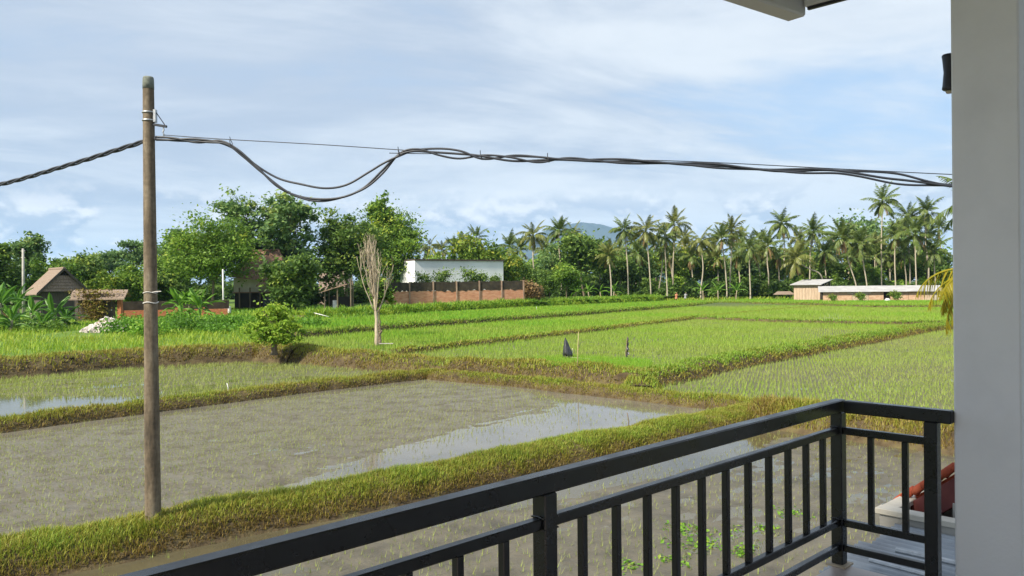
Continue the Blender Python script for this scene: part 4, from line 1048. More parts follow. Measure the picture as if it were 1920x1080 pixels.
BT += [('yellow green loose tree behind the first palms right of the mountain', 1232, 466, 196, KY, 1.0), ('pale tree behind the lone middle palm crown', 1300, 470, 200, KY, .95), ('mid green tree filling the gap right of the lone middle palm', 1345, 474, 198, KIN[1], .95), ('yellowish tree left of the yellowish palm', 1420, 474, 200, KY, 1.0),
       ('mid green tree left of the dark high palm', 1445, 468, 202, KIN[1], 1.0), ('pale loose tree right of the dark high palm', 1480, 462, 204, KS, .9), ('yellow green tree behind the wide palm above the hut', 1540, 470, 200, KY, 1.0), ('mid green tree behind the curved palm trunk', 1612, 468, 200, KIN[1], 1.0),
       ('blue green tree behind the tallest palm trunk', 1648, 462, 202, KIN[2], 1.0), ('yellow green tree behind the dense right group', 1688, 470, 200, KY, 1.0), ('mid green tree left of the dark palm at the right end', 1728, 462, 200, KIN[1], 1.0), ('mid green tree just left of the large dark tree', 1010, 478, 190, KIN[1], .9),
       ('yellow green tree right of the large dark tree top', 1150, 462, 192, KY, .9), ('mid green tree behind the second tall palm', 1185, 470, 196, KIN[1], .95), ('yellow green tree behind the far palms by the white building', 835, 474, 195, KY, .9), ('mid green tree above the right end of the white building', 930, 470, 185, KIN[1], .9)]
rg = np.random.default_rng(90)
for lb, px, top, Y, mm, s in BT:
    p = spot(px, Y, 1.7 if px > 985 or Y > 171 else None); h0 = {id(KY): 9, id(KS): 13}.get(id(mm), 11)
    sz = tall(top, Y, p[2]) / h0
    place_tree('background_tree', lb, 'tree', p, mm, 'trees behind the palms and the white building', s * .5 + sz * .5, rg.uniform(0, 6.28), sz)

# dense undergrowth below the palms and a far wood behind, too thick to tell single plants apart
def thicket(name, label, x0, x1, y0, y1, n, hmax, leaf, mat, seed, zb):
    rg = np.random.default_rng(seed)
    nb_ = int((x1 - x0) / 1.3); X = rg.uniform(x0, x1, nb_); Yv = rg.uniform(y0, y1, nb_)
    Hh = hmax * (.55 + .45 * rg.uniform(0, 1, nb_)) * (1 + .25 * wob(X, Yv, .12, 5)) * np.interp(Yv, [y0, y1], [.55, 1.0])
    per = n // nb_; B_ = np.repeat(np.arange(nb_), per)
    v = rg.normal(0, 1, (len(B_), 3)); v /= np.linalg.norm(v, axis=1)[:, None]; v *= rg.uniform(.5, 1.05, len(B_))[:, None]
    lb = rg.normal(0, .3, (nb_, 3))
    P = np.stack([X[B_] + v[:, 0] * 1.7, Yv[B_] + v[:, 1] * 1.5, zb + Hh[B_] * .5 + v[:, 2] * Hh[B_] * .52], 1) + rg.normal(0, .25, (len(B_), 3))
    ct = rg.normal(0, .2, nb_)
    V, T, C = leaf_cloud(P, leaf, np.clip(.38 + ct[B_] + rg.normal(0, .15, len(B_)), 0, 1), rg, .5)
    me = np_mesh(name, V, T, C, M[mat]); return tag(obj(name, me), label, 'undergrowth', kind='stuff')
thicket('undergrowth', 'dark thick undergrowth between the palm trunks', 1, 118, 169, 176, 34000, 5.5, .5, 'leaf_dark', 61, 1.3)
thicket('undergrowth', 'lighter green bushes behind the shed and palm feet', 3, 118, 174, 182, 16000, 6.5, .55, 'leaf_mid', 62, 1.3)
thicket('undergrowth', 'far wood behind all the palms and trees', -170, 190, 205, 235, 26000, 10.5, .95, 'leaf_dark', 63, 1.3)
thicket('undergrowth', 'dark bushes round the village house and behind the wall', -88, -24, 116, 138, 20000, 5.0, .5, 'leaf_dark', 64, 1.8)
thicket('undergrowth', 'green weeds on the slope in front of the village house', -33, -17, 58, 78, 11000, 1.5, .16, 'leaf_fresh', 65, 1.0)
thicket('undergrowth', 'low green weeds beside the rubble heap', -31.5, -23, 62, 76, 5000, .9, .16, 'leaf_fresh', 66, 1.15)
thicket('undergrowth', 'bright weeds below the banana clumps at the left edge', -52, -39, 66, 72, 6000, 1.1, .18, 'leaf_mid', 67, 1.1)

# --- banana plants
def banana_leaf(key, L, w, pitch, droop, seed, mat):
    rg = np.random.default_rng(seed); n = 9; t = np.linspace(0, 1, n); ang = pitch - droop * t ** 1.4
    P = np.zeros((n, 3))
    for i in range(1, n): P[i] = P[i - 1] + L / (n - 1) * np.array([math.cos(ang[i]), 0, math.sin(ang[i])])
    hw = w * np.array([.06, .10, .55, .9, 1, .98, .85, .55, .04]) / 2
    V = []; T = []
    for i in range(n):
        for sgn in (-1, 1): V.append(P[i] + np.array([0, sgn * hw[i], -hw[i] * .35 + rg.normal(0, .03)]))
        V.append(P[i] + [0, 0, .02])
    for i in range(n - 1):
        a = 3 * i
        for e in (0, 1):
            q = (a + e, a + 2, a + 5, a + 3 + e); T += [(q[0], q[1], q[2]), (q[0], q[2], q[3])]
    return np_mesh(key, np.array(V), np.array(T), np.full(len(V), .55) + rg.normal(0, .12, len(V)), M[mat], True)
BL = [banana_leaf('banana_leaf_a', 2.0, .44, 1.3, .8, 1, 'leaf_fresh'), banana_leaf('banana_leaf_b', 2.2, .46, 1.0, 1.5, 2, 'leaf_fresh'), banana_leaf('banana_leaf_c', 2.2, .44, .65, 1.8, 3, 'leaf_fresh'), banana_leaf('banana_leaf_dry', 1.7, .4, -.5, 1.0, 4, 'dry_frond')]
BLD = [banana_leaf('banana_leaf_d', 2.0, .40, 1.3, .9, 5, 'banana_green'), banana_leaf('banana_leaf_e', 2.2, .42, 1.0, 1.6, 6, 'banana_green'), banana_leaf('banana_leaf_f', 2.2, .40, .6, 1.9, 7, 'banana_green')]
def banana(label, px, Y, h, seed, n=8, dry=2, s=1.0, z=None, group='banana plants', BL=BL):
    p = spot(px, Y, z); rg = np.random.default_rng(seed)
    o = thing("banana_plant", label, 'banana plant', p, group)
    tp = spline([[0, 0, -.2], [.03, 0, h * .4], [rg.normal(0, .1), rg.normal(0, .1), h]], 4); MB().tube(tp, np.linspace(.16, .09, len(tp)), 8).build('stem', M['pale_bark'], o, True)
    for i in range(n):
        f = obj('leaf', BL[min(2, i * 3 // n)], o, tp[-1] - [0, 0, .04 * i]); f.rotation_euler = (rg.normal(0, .2), rg.normal(0, .15), i * 2.4 + rg.normal(0, .3)); f.scale = (s * rg.uniform(.8, 1.1),) * 3
    for i in range(dry):
        f = obj('dry_leaf', BL[3], o, tp[-1] - [0, 0, .4 + .15 * i]); f.rotation_euler = (0, rg.normal(0, .2), rg.uniform(0, 6.28)); f.scale = (s * rg.uniform(.7, 1.0),) * 3
for i, (lb, px, Y, h, n, s) in enumerate([('banana plant at the very left edge of the meadow', 4, 74, 2.0, 9, 1.0), ('banana plant second from the left edge, before the small post', 34, 78, 1.9, 9, 1.0), ('banana plant with upright leaves third from the left edge', 60, 73, 1.2, 9, .95), ('low bright banana plant in front of the thatched hut door', 98, 72, 1.1, 10, .95),
        ('low banana plant nearest the gate of the thatched hut', 122, 74, .6, 9, .85), ('dark low banana plant at the foot of the left clump', 76, 69, .5, 8, .75), ('small banana plant low at the left edge', 20, 69, .8, 9, .85)]): banana(lb, px, Y, h * 1.15, 400 + i, n + 9, 2, s * 1.25, BL=BLD + BL[3:])
for i, (lb, px, Y, h) in enumerate([('banana plant with yellow green leaves, left stem of the clump right of the pole', 338, 80, 1.7), ('banana plant with yellow green leaves, middle stem of the clump right of the pole', 353, 81, 1.9), ('banana plant with yellow green leaves, right stem of the clump right of the pole', 370, 79, 1.5)]): banana(lb, px, Y, h, 420 + i, 14, 9, 1.2)
for i, (lb, px) in enumerate([('leftmost banana plant at the far rice edge below the dark tree', 1080), ('second banana plant at the far rice edge below the dark tree', 1104), ('third banana plant at the far rice edge below the dark tree', 1126), ('banana plant at the foot of the short palm', 1150), ('banana plant near the foot of the lone middle palm', 1318), ('banana plant between the lone palm and the close pair', 1346), ('banana plant right of the close palm pair', 1380)]):
    banana(lb, px, 164, 2.0, 440 + i, 7, 1, 1.2, 1.3)
# ------------------------------------------------------------------ buildings beyond the fields
M['thatch'] = simple('thatch', [(.3, (.16, .12, .095)), (.5, (.25, .195, .155)), (.7, (.34, .27, .22))], 3, .98, .1, bmp=.9, bd=.06, stretch=(4, 4, 1), bscale=6)
M['old_wood'] = simple('old_wood', [(.3, (.055, .047, .042)), (.7, (.12, .105, .09))], 4, .9, .2, stretch=(5, 5, .5))
M['orange_brick'] = simple('orange_brick', [(.25, (.24, .085, .045)), (.5, (.42, .155, .075)), (.75, (.50, .24, .13))], 4, .95, .2, bmp=.6, bd=.03, stretch=(1, 1, 4))
M['pale_brick'] = simple('pale_brick', [(.25, (.34, .15, .085)), (.5, (.48, .245, .15)), (.75, (.56, .34, .23))], 1.2, .95, .2, bmp=.6, bd=.03, stretch=(1, 1, 3), detail=9)
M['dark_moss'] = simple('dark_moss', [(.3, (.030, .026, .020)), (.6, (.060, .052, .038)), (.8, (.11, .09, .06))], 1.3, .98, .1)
M['white_wall'] = simple('white_wall', [(.3, (.66, .68, .70)), (.6, (.78, .80, .82)), (.8, (.80, .81, .82))], .35, .8, .3, bmp=0, stretch=(1, 1, .4))
M['roof_edge'] = simple('roof_edge', [(.3, (.055, .042, .034)), (.7, (.10, .075, .06))], 2, .9)
M['roof_tile'] = simple('roof_tile', [(.3, (.17, .10, .07)), (.6, (.25, .16, .115)), (.8, (.33, .23, .17))], 2, .9, .2, bmp=.7, bd=.05, stretch=(1, 1, 6), bscale=4)
M['cream_wall'] = simple('cream_wall', [(.3, (.42, .38, .32)), (.7, (.58, .54, .47))], 1, .9)
M['pink_wall'] = simple('pink_wall', [(.3, (.38, .29, .25)), (.7, (.50, .40, .35))], 1, .9)
M['bamboo_mat'] = simple('bamboo_mat', [(.3, (.33, .24, .17)), (.55, (.46, .36, .265)), (.8, (.53, .43, .33))], 1.5, .9, .2, bmp=.4, bd=.03, stretch=(6, 6, .6), bscale=3)
M['grey_sheet'] = simple('grey_sheet', [(.3, (.30, .30, .30)), (.6, (.40, .40, .40)), (.8, (.47, .47, .46))], .8, .8, .4, bmp=.2, bd=.03)
M['rust_sheet'] = simple('rust_sheet', [(.3, (.22, .14, .10)), (.7, (.36, .26, .19))], 1.2, .9)
M['zinc'] = simple('zinc', [(.3, (.20, .22, .25)), (.6, (.30, .33, .36)), (.8, (.40, .43, .46))], 3, .42, .5, metal=.35, bmp=.05)
M['concrete'] = simple('concrete', [(.3, (.30, .29, .27)), (.6, (.42, .41, .38)), (.8, (.50, .48, .44))], 3, .9, .3, bmp=.3)
M['cream_rim'] = simple('cream_rim', [(.3, (.48, .45, .39)), (.7, (.58, .55, .48))], 8, .85, .3)
M['red_tile'] = simple('red_tile', [(.3, (.28, .05, .025)), (.6, (.40, .085, .04)), (.8, (.46, .13, .07))], 9, .8, .3, bmp=.3)
M['maroon'] = simple('maroon', [(.3, (.10, .025, .025)), (.7, (.15, .04, .036))], 6, .8)
M['dark_inside'] = simple('dark_inside', [(.3, (.02, .018, .016)), (.7, (.045, .04, .035))], 1, .95)
M['white_plastic'] = simple('white_plastic', [(.3, (.62, .62, .62)), (.7, (.76, .76, .75))], 4, .5, .4)
M['black_plastic'] = simple('black_plastic', [(.3, (.025, .027, .032)), (.7, (.06, .062, .07))], 8, .35, .5, bmp=.5, bd=.03)
M['bamboo'] = simple('bamboo', [(.3, (.30, .25, .12)), (.7, (.44, .38, .20))], 6, .7)
M['rubble'] = simple('rubble', [(.3, (.36, .32, .29)), (.5, (.52, .48, .45)), (.7, (.66, .62, .60))], 1.6, .95)
M['earth_red'] = simple('earth_red', [(.3, (.20, .14, .10)), (.7, (.32, .24, .18))], 2, .95)
def frame2(n):
    n = np.array([n[0], n[1], 0.0]); n /= np.linalg.norm(n); w = np.array([-n[1], n[0], 0.0]); return n, w      # front normal, to the right seen from the front

# thatched hut -----------------------------------------------------------------
hY = 88.0; apx = atY(118, 505, hY); hz0 = gz(apx[0], hY)
hn, hw_ = frame2((.72, -.69))
hut = thing('thatched_hut', 'brown thatched hut with gable roof behind the banana plants', 'hut', (apx[0], apx[1], hz0)); O = np.array([apx[0], apx[1], hz0])
az_ = apx[2] - hz0; ez = az_ - 2.45; hwid = 2.4; rl = 4.6
def L3(n_, w_, z): return hn * n_ + hw_ * w_ + ZX * z
for sg in (-1, 1):
    mb = MB()
    nl = 7
    for k in range(nl):                                           # lapped layers of thatch
        t0, t1 = k / nl, (k + 1.25) / nl
        a0 = L3(.45, sg * hwid * t0 * 1.12, az_ - (az_ - ez) * t0 * 1.12 + .02); a1 = L3(.45, sg * hwid * t1 * 1.12, az_ - (az_ - ez) * t1 * 1.12 - .03)
        b0 = L3(-rl, sg * hwid * t0 * 1.12, az_ - (az_ - ez) * t0 * 1.12 + .02); b1 = L3(-rl, sg * hwid * t1 * 1.12, az_ - (az_ - ez) * t1 * 1.12 - .03)
        up2 = ZX * .16
        vs = [a0, a1, b1, b0, a0 + up2 * .6, a1 + up2, b1 + up2, b0 + up2 * .6]
        mb.add(vs, [(0, 1, 2, 3), (7, 6, 5, 4), (0, 4, 5, 1), (1, 5, 6, 2), (2, 6, 7, 3), (3, 7, 4, 0)])
    mb.build('roof_slope', M['thatch'], hut)
MB().tube([L3(.5, 0, az_ + .1), L3(-rl - .1, 0, az_ + .1)], .16, 8).build('ridge_roll', M['thatch'], hut)
mb = MB()
for k in range(5):                                                # gable: stepped layers
    z0_, z1_ = ez + (az_ - .75 - ez) * k / 5, ez + (az_ - .75 - ez) * (k + 1.2) / 5
    w0, w1 = hwid * (az_ - z0_) / (az_ - ez), hwid * (az_ - z1_) / (az_ - ez)
    f_ = .18 - .02 * k
    mb.add([L3(f_ + .14, -w0, z0_), L3(f_ + .14, w0, z0_), L3(f_, w1, z1_), L3(f_, -w1, z1_), L3(0, -w0, z0_), L3(0, w0, z0_), L3(0, w1, z1_), L3(0, -w1, z1_)], [(0, 1, 2, 3), (4, 5, 1, 0), (5, 6, 2, 1), (7, 4, 0, 3), (6, 7, 3, 2)])
mb.build('gable', M['thatch'], hut)
mb = MB(); mb.add([L3(-.1, -.75, az_ - .75), L3(-.1, .75, az_ - .75), L3(-.1, 0, az_)], [(0, 1, 2)]); mb.build('gable_vent', M['dark_inside'], hut)
for s_ in (-.4, 0, .4): MB().box(L3(.02, s_ * .6, az_ - .55 + .1 * (s_ == 0)), (.06, .06, .45), None).build('vent_bar', M['old_wood'], hut)
for sg in (-1, 1):
    c0 = (L3(.5, 0, az_ + .05) + L3(.5, sg * hwid * 1.12, ez - .25)) / 2; d_ = L3(0, sg * hwid * 1.12, ez - .3 - az_); ln = np.linalg.norm(d_); d_ /= ln
    MB().box(c0, (ln, .1, .22), np.stack([d_, hn, np.cross(d_, hn)])).build('barge_board', M['old_wood'], hut)
MB().box(L3(-rl / 2 - .1, 0, ez / 2 + .05), (rl - .4, 2 * hwid - .5, ez + .1), np.stack([hn, hw_, ZX])).build('wall', M['old_wood'], hut)

gY = 84.0
def gpt(px, py, Y=gY): return atY(px, py, Y)
g0 = gpt(176, 600); g0[2] = gz(g0[0], gY)
gate = thing('thatched_gate', 'dark wooden gate with small thatched roof and brick pillar beside the hut', 'gate', g0)
def gx(px, py, dy=0.0): return gpt(px, py) - g0 + np.array([0, dy, 0])
mb = MB()
x0, x1 = gx(140, 560)[0], gx(216, 560)[0]; zt, zb = gx(0, 563)[2], 0
npl = 11; wdt = (x1 - x0) / npl
for k in range(npl):
    MB().box((x0 + (k + .5) * wdt, .03 * (k % 2), zt / 2 - .05), (wdt * .94, .06, zt + .1 - .06 * (k % 3)), None).build('plank', M['old_wood'], gate)
MB().box((gx(217, 0)[0] + .15, -.12, zt / 2 + .02), (.42, .42, zt + .1), None, .02).build('brick_pillar', M['orange_brick'], gate)
MB().box(((x0 + x1) / 2, .12, zt * .8), (x1 - x0, .06, .1), None).build('cross_bar', M['old_wood'], gate)
rfm = MB(); rx0, rx1 = gx(132, 0)[0], gx(233, 0)[0]; rz0, rz1 = gx(0, 563)[2], gx(0, 547)[2]
rg = np.random.default_rng(12)
for k in range(4):
    t0, t1 = k / 4, (k + 1.3) / 4
    z0_, z1_ = rz1 - (rz1 - rz0) * t0, rz1 - (rz1 - rz0) * t1; y0, y1 = .1 - .95 * t0, .1 - .95 * t1
    rfm.add([(rx0, y0, z0_), (rx1, y0, z0_), (rx1 + .1, y1, z1_), (rx0 - .1, y1, z1_), (rx0, y0, z0_ + .1), (rx1, y0, z0_ + .1), (rx1 + .1, y1, z1_ + .15), (rx0 - .1, y1, z1_ + .15)], [(0, 1, 2, 3), (7, 6, 5, 4), (0, 4, 5, 1), (1, 5, 6, 2), (2, 6, 7, 3), (3, 7, 4, 0)])
rfm.add([(rx0, .1, rz1 + .1), (rx1, .1, rz1 + .1), (rx1, .9, rz0 + .2), (rx0, .9, rz0 + .2)], [(0, 1, 2, 3)])
rfm.build('thatched_roof', M['thatch'], gate)
MB().box((gx(203, 0)[0], -.05, zt * .5), (.1, .05, .14), None).build('white_sign', M['white_plastic'], gate)
vine = thing('creeping_vine', 'brownish green creeper hanging over the gate roof', 'vine', gx(182, 600) + g0 + [0, -.9, 0]); vine.location[2] = g0[2]
rg = np.random.default_rng(13); vn = 1500
P = np.stack([rg.normal(0, .75, vn) * np.interp(np.linspace(0, 1, vn), [0, .7, 1], [.75, 1, 1.9]), rg.normal(0, .12, vn) + .1, np.linspace(.05, gx(0, 549)[2] + .25, vn) + rg.normal(0, .08, vn)], 1)
V, T, C = leaf_cloud(P, .16, np.clip(rg.normal(.25, .2, vn), 0, 1), rg); vm = np_mesh('vine_leaves', V, T, C, M['bund_grass']); obj('leaves', vm, vine)
MB().tube([[0, .1, -.1], [.1, .1, 1], [-.1, .15, 2], [.05, .2, gx(0, 549)[2]]], .05, 6).build('stem', M['bark'], vine)

# low orange brick garden wall behind the pole
w0 = gpt(228, 598, 88); w0[2] = gz(w0[0], 88) - .1; w1 = gpt(430, 592, 92)
gw = thing('garden_wall', 'low orange brick garden wall behind the utility pole', 'wall', w0)
dv = np.array([w1[0] - w0[0], w1[1] - w0[1], 0]); ln = np.linalg.norm(dv); dv /= ln
for k in range(4):
    MB().box(dv * (ln * (k + .5) / 4) + ZX * .5, (ln / 4 - .34, .2, 1.0), np.stack([dv, np.cross(ZX, dv), ZX])).build('wall_panel', M['orange_brick'], gw)
    MB().box(dv * (ln * k / 4) + ZX * .6, (.32, .3, 1.2), np.stack([dv, np.cross(ZX, dv), ZX]), .02).build('pillar', M['orange_brick'], gw)
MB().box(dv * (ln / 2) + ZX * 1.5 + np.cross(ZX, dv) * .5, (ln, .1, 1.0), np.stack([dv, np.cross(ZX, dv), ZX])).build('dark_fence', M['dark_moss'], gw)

# village house under the trees ----------------------------------------------------
vY = 107.0; v0 = atY(470, 575, vY); v0[2] = gz(v0[0], vY)
vh = thing('village_house', 'low village house with brown tiled roof and dark veranda under the trees', 'house', v0)
def vx(px, py, dy=0.0): return atY(px, py, vY) - v0 + np.array([0, dy, 0])
xl, xr = vx(428, 0)[0], vx(535, 0)[0]; ztop = vx(0, 530)[2]
MB().box(((xl + xr) / 2, 3.2, ztop / 2), (xr - xl, 4.0, ztop), None).build('wall', M['dark_inside'], vh)
MB().box(((xl + xr) / 2, .9, vx(0, 539)[2]), (xr - xl, .15, 2.0), None).build('gable_board', M['cream_wall'], vh)
for px in (441, 461, 480, 503, 528):
    MB().box((vx(px, 0)[0], .4, ztop / 2 - .5), (.16, .16, ztop - 1.0), None).build('veranda_post', M['bark'], vh)
MB().box(((xl + xr) / 2, .35, vx(0, 553)[2]), (xr - xl, .12, .16), None).build('veranda_beam', M['roof_tile'], vh)
zr_ = vx(0, 474)[2]; xm = vx(455, 0)[0]
mb = MB(); e_ = [(vx(425, 0)[0], -.3, vx(0, 524)[2]), (vx(540, 0)[0], -.3, vx(0, 536)[2]), (vx(540, 0)[0], 6.2, vx(0, 532)[2]), (vx(425, 0)[0], 6.2, vx(0, 524)[2]), (xm - .5, 3.0, zr_), (vx(505, 0)[0], 3.0, zr_ + .1)]
mb.add(e_, [(0, 1, 5, 4), (1, 2, 5), (2, 3, 4, 5), (3, 0, 4), (3, 2, 1, 0)]); mb.build('roof', M['roof_tile'], vh)
for a_, b__ in ((0, 4), (1, 5), (4, 5)): MB().tube([np.array(e_[a_]) + ZX * .05, np.array(e_[b__]) + ZX * .08], .13, 6).build('ridge_tiles', M['roof_tile'], vh)
mb = MB(); q = [vx(488, 536, -1.8), vx(548, 530, -1.8), vx(548, 524, .6), vx(488, 524, .6)]; mb.add([*q, *[x_ - ZX * .12 for x_ in q]], [(0, 1, 2, 3), (7, 6, 5, 4), (4, 5, 1, 0), (5, 6, 2, 1), (7, 4, 0, 3)]); mb.build('porch_roof', M['roof_tile'], vh)
MB().box(vx(512, 568, -.2), (2.6, .1, 1.6), None).build('blue_panel', M['lamp_black'], vh)

# lean-to shed and pink gable behind
s0 = atY(628, 574, 99); s0[2] = gz(s0[0], 99)
sh = thing('lean_to_shed', 'small open shed with slanting rusty roof left of the bare tree', 'shed', s0)
def sx_(px, py, dy=0.0): return atY(px, py, 99) - s0 + np.array([0, dy, 0])
q = [sx_(598, 547), sx_(622, 547, -.3), sx_(654, 532, -.3), sx_(632, 530, 2.5)]
q = [sx_(600, 548, -.6), sx_(652, 532, -.6), sx_(652, 530, 2.4), sx_(600, 545, 2.4)]
mb = MB(); mb.add([*q, *[x_ - ZX * .1 for x_ in q]], [(0, 1, 2, 3), (7, 6, 5, 4), (4, 5, 1, 0), (5, 6, 2, 1), (7, 4, 0, 3), (6, 7, 3, 2)]); mb.build('roof', M['rust_sheet'], sh)
for px, dy in ((604, -.3), (628, -.3), (653, -.3), (604, 2), (650, 2)): MB().tube([[sx_(px, 0)[0], dy, -.2], [sx_(px, 0)[0], dy, sx_(0, 548 - (px - 600) * .3)[2]]], .09, 6).build('post', M['bark'], sh)
MB().box((sx_(627, 0)[0], 2.1, .95), (3.2, .1, 2.0), None).build('back_wall', M['dark_inside'], sh)
MB().box((sx_(622, 0)[0], -.1, .75), (.5, .08, 1.5), None).build('blue_board', M['zinc'], sh)
pk = atY(624, 560, 126); pk[2] = gz(pk[0], 126)
ph_ = thing('pink_house', 'pale pink house end wall seen between the dark trees', 'house', pk)
zt_ = atY(624, 500, 126)[2] - pk[2]
MB().box((0, 2.5, zt_ / 2 - .1), (4.4, 5, zt_ - .2), None).build('wall', M['pink_wall'], ph_)
mb = MB(); mb.add([(-2.6, -.3, zt_ - .3), (2.6, -.3, zt_ - .3), (0, -.3, zt_ + 1.5), (-2.6, 5.3, zt_ - .3), (2.6, 5.3, zt_ - .3), (0, 5.3, zt_ + 1.5)], [(0, 1, 2), (3, 5, 4), (0, 2, 5, 3), (2, 1, 4, 5), (0, 3, 4, 1)]); mb.build('roof', M['roof_tile'], ph_)

# brick wall with concrete posts and the white building behind it --------------------
wa = atY(722, 540, 119); wb = atY(981, 540, 127); zA, zB = EYE + 8.0 * pxm(119), EYE + 9.5 * pxm(127)
wa[2] = 1.7; wb[2] = 1.9
bw = thing('brick_wall', 'long orange brick wall with dark mossy top and concrete posts', 'wall', wa)
dv = np.array([wb[0] - wa[0], wb[1] - wa[1], 0]); ln = np.linalg.norm(dv); dv /= ln; A3 = np.stack([dv, np.cross(ZX, dv), ZX])
NB = 6
for k in range(NB):
    tm = (k + .5) / NB; ztm = zA + (zB - zA) * tm - 1.7; zs = ztm * .64; rs = np.random.default_rng(30 + k)
    c_ = dv * (ln * tm)
    MB().box(c_ + ZX * (zs / 2), (ln / NB - .18, .18, zs), A3).build('brick_panel', M['pale_brick'], bw)
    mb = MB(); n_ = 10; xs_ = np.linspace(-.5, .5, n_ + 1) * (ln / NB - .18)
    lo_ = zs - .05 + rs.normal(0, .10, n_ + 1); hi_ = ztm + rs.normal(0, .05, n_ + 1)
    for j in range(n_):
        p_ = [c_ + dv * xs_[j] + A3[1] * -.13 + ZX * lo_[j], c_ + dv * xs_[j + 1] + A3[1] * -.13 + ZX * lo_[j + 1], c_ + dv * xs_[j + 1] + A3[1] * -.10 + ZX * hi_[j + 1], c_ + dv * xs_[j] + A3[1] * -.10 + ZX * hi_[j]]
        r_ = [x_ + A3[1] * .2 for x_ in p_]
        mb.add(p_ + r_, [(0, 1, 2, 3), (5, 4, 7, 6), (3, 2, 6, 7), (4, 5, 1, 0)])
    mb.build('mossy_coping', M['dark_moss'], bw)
for k in range(NB + 1):
    tm = k / NB; ztm = zA + (zB - zA) * tm - 1.7
    MB().box(dv * (ln * tm) + A3[1] * -.1 + ZX * ((ztm + .1) / 2), (.2, .3, ztm + .06), A3, .01).build('concrete_post', M['rust_sheet'], bw)
b0 = atY(778, 540, 132); b1 = atY(944, 540, 141); b0[2] = b1[2] = 2.0
wbld = thing('white_building', 'plain white flat roofed building behind the brick wall', 'building', b0)
dv = np.array([b1[0] - b0[0], b1[1] - b0[1], 0]); ln = np.linalg.norm(dv); dv /= ln; A3 = np.stack([dv, np.cross(ZX, dv), ZX]); hB = EYE + (537 - 489) * pxm(136) - 2.0
MB().box(dv * ln / 2 + A3[1] * 3 + ZX * hB / 2, (ln, 6, hB), A3).build('wall', M['white_wall'], wbld)
MB().box(dv * ln / 2 + A3[1] * 3 + ZX * (hB + .13), (ln + .1, 6.6, .22), A3).build('roof_slab', M['roof_edge'], wbld)
SAP = tree_mesh('sap', 5.0, 1.3, 1.7, 95, lobes_n=7, n_cl=34, per=14, leaf=.24, base=.4, tr=.06, mat='leaf_dark', irr=.25, spread=.35)
for lb, px, s_, Y in (('thin dark sapling before the left end of the white wall', 795, 1.05, 126), ('thin sapling in the middle of the white wall', 832, 1.15, 127), ('thin sapling before the right half of the white wall', 882, 1.2, 129), ('leafy sapling second from the right end of the white wall', 905, 1.05, 130), ('leafy sapling nearest the right end of the white wall', 927, .95, 131)):
    place_tree('sapling', lb, 'tree', spot(px, Y), SAP, 'saplings before the white building', s_, px * 1.3)
thicket('undergrowth', 'dead brown brush at the right end of the brick wall', 1.0, 4.0, 128, 131, 1500, 4.6, .3, 'dry_frond', 68, 1.6)

# bamboo hut, long shed ------------------------------------------------------------
n_, w_ = frame2((-.66, -.75)); k0 = atY(1513, 562, 152); k0[2] = 1.25
bh = thing('bamboo_hut', 'tan bamboo walled hut with pale sheet roof at the far rice edge', 'hut', k0)
def B3_(n1, w1, z): return n_ * n1 + w_ * w1 + ZX * z
A3 = np.stack([n_, w_, ZX]); hw2 = 2.55; hh = 3.1
mb = MB(); npn = 9
for k in range(npn): MB().box(B3_(0, (k + .5 - npn / 2) * 2 * hw2 / npn, hh / 2 - .05), (.06, 2 * hw2 / npn - .03, hh - .05 * (k % 2)), A3).build('bamboo_panel', M['bamboo_mat'], bh)
MB().box(B3_(-2.6, hw2 - .1, hh / 2 - .3), (5.0, .06, hh - .5), A3).build('side_wall', M['dark_inside'], bh)
MB().box(B3_(-5.2, 0, hh / 2 + .3), (.06, 2 * hw2, hh + .6), A3).build('back_wall', M['dark_inside'], bh)
q = [B3_(.7, -hw2 - .5, hh - .05), B3_(.7, hw2 + .4, hh - .05), B3_(-5.9, hw2 + .4, hh + .95), B3_(-5.9, -hw2 - .5, hh + .95)]
mb = MB(); mb.add([*q, *[x_ + ZX * .09 for x_ in q]], [(3, 2, 1, 0), (4, 5, 6, 7), (0, 1, 5, 4), (1, 2, 6, 5), (2, 3, 7, 6), (3, 0, 4, 7)]); mb.build('sheet_roof', M['grey_sheet'], bh)
for t_ in (-.5, -2.2, -3.9, -5.4): MB().tube([B3_(t_, hw2 + .05, -.1), B3_(t_, hw2 + .05, hh - .05 - t_ * .15)], .07, 6).build('post', M['bamboo'], bh)
MB().tube([B3_(-1.0, hw2 + .25, hh - .9), B3_(-3.0, hw2 + .3, hh + .3)], .07, 6).build('brace', M['bamboo'], bh)
la = atY(1543, 566, 146); lb_ = atY(1742, 566, 141); la[2] = lb_[2] = 1.25
ls = thing('long_shed', 'long low shed with pale sheet roof and reddish walls beside the bamboo hut', 'shed', la)
dv = np.array([lb_[0] - la[0], lb_[1] - la[1], 0]); ln = np.linalg.norm(dv); dv /= ln; A3 = np.stack([dv, np.cross(ZX, dv), ZX])
M['tan_brick'] = simple('tan_brick', [(.25, (.34, .21, .14)), (.5, (.46, .31, .21)), (.75, (.54, .40, .29))], 1.5, .95, .2, bmp=.4, bd=.03, stretch=(1, 1, 3))
x_ = 0
for wd, mt in ((2.4, 'tan_brick'), (2.6, 'tan_brick'), (2.8, 'bamboo_mat'), (2.5, 'tan_brick'), (1.1, 'dark_inside'), (3.0, 'tan_brick'), (2.6, 'tan_brick'), (1.6, 'bamboo_mat'), (1.0, 'cream_wall')):
    hgt_ = 1.75 if mt != 'dark_inside' else 1.7
    MB().box(dv * (x_ + wd / 2) + A3[1] * (.1 if mt != 'dark_inside' else .5) + ZX * hgt_ / 2, (wd - .05, .14, hgt_), A3).build('wall_panel' if mt != 'dark_inside' else 'doorway', M[mt], ls); x_ += wd
LW = x_
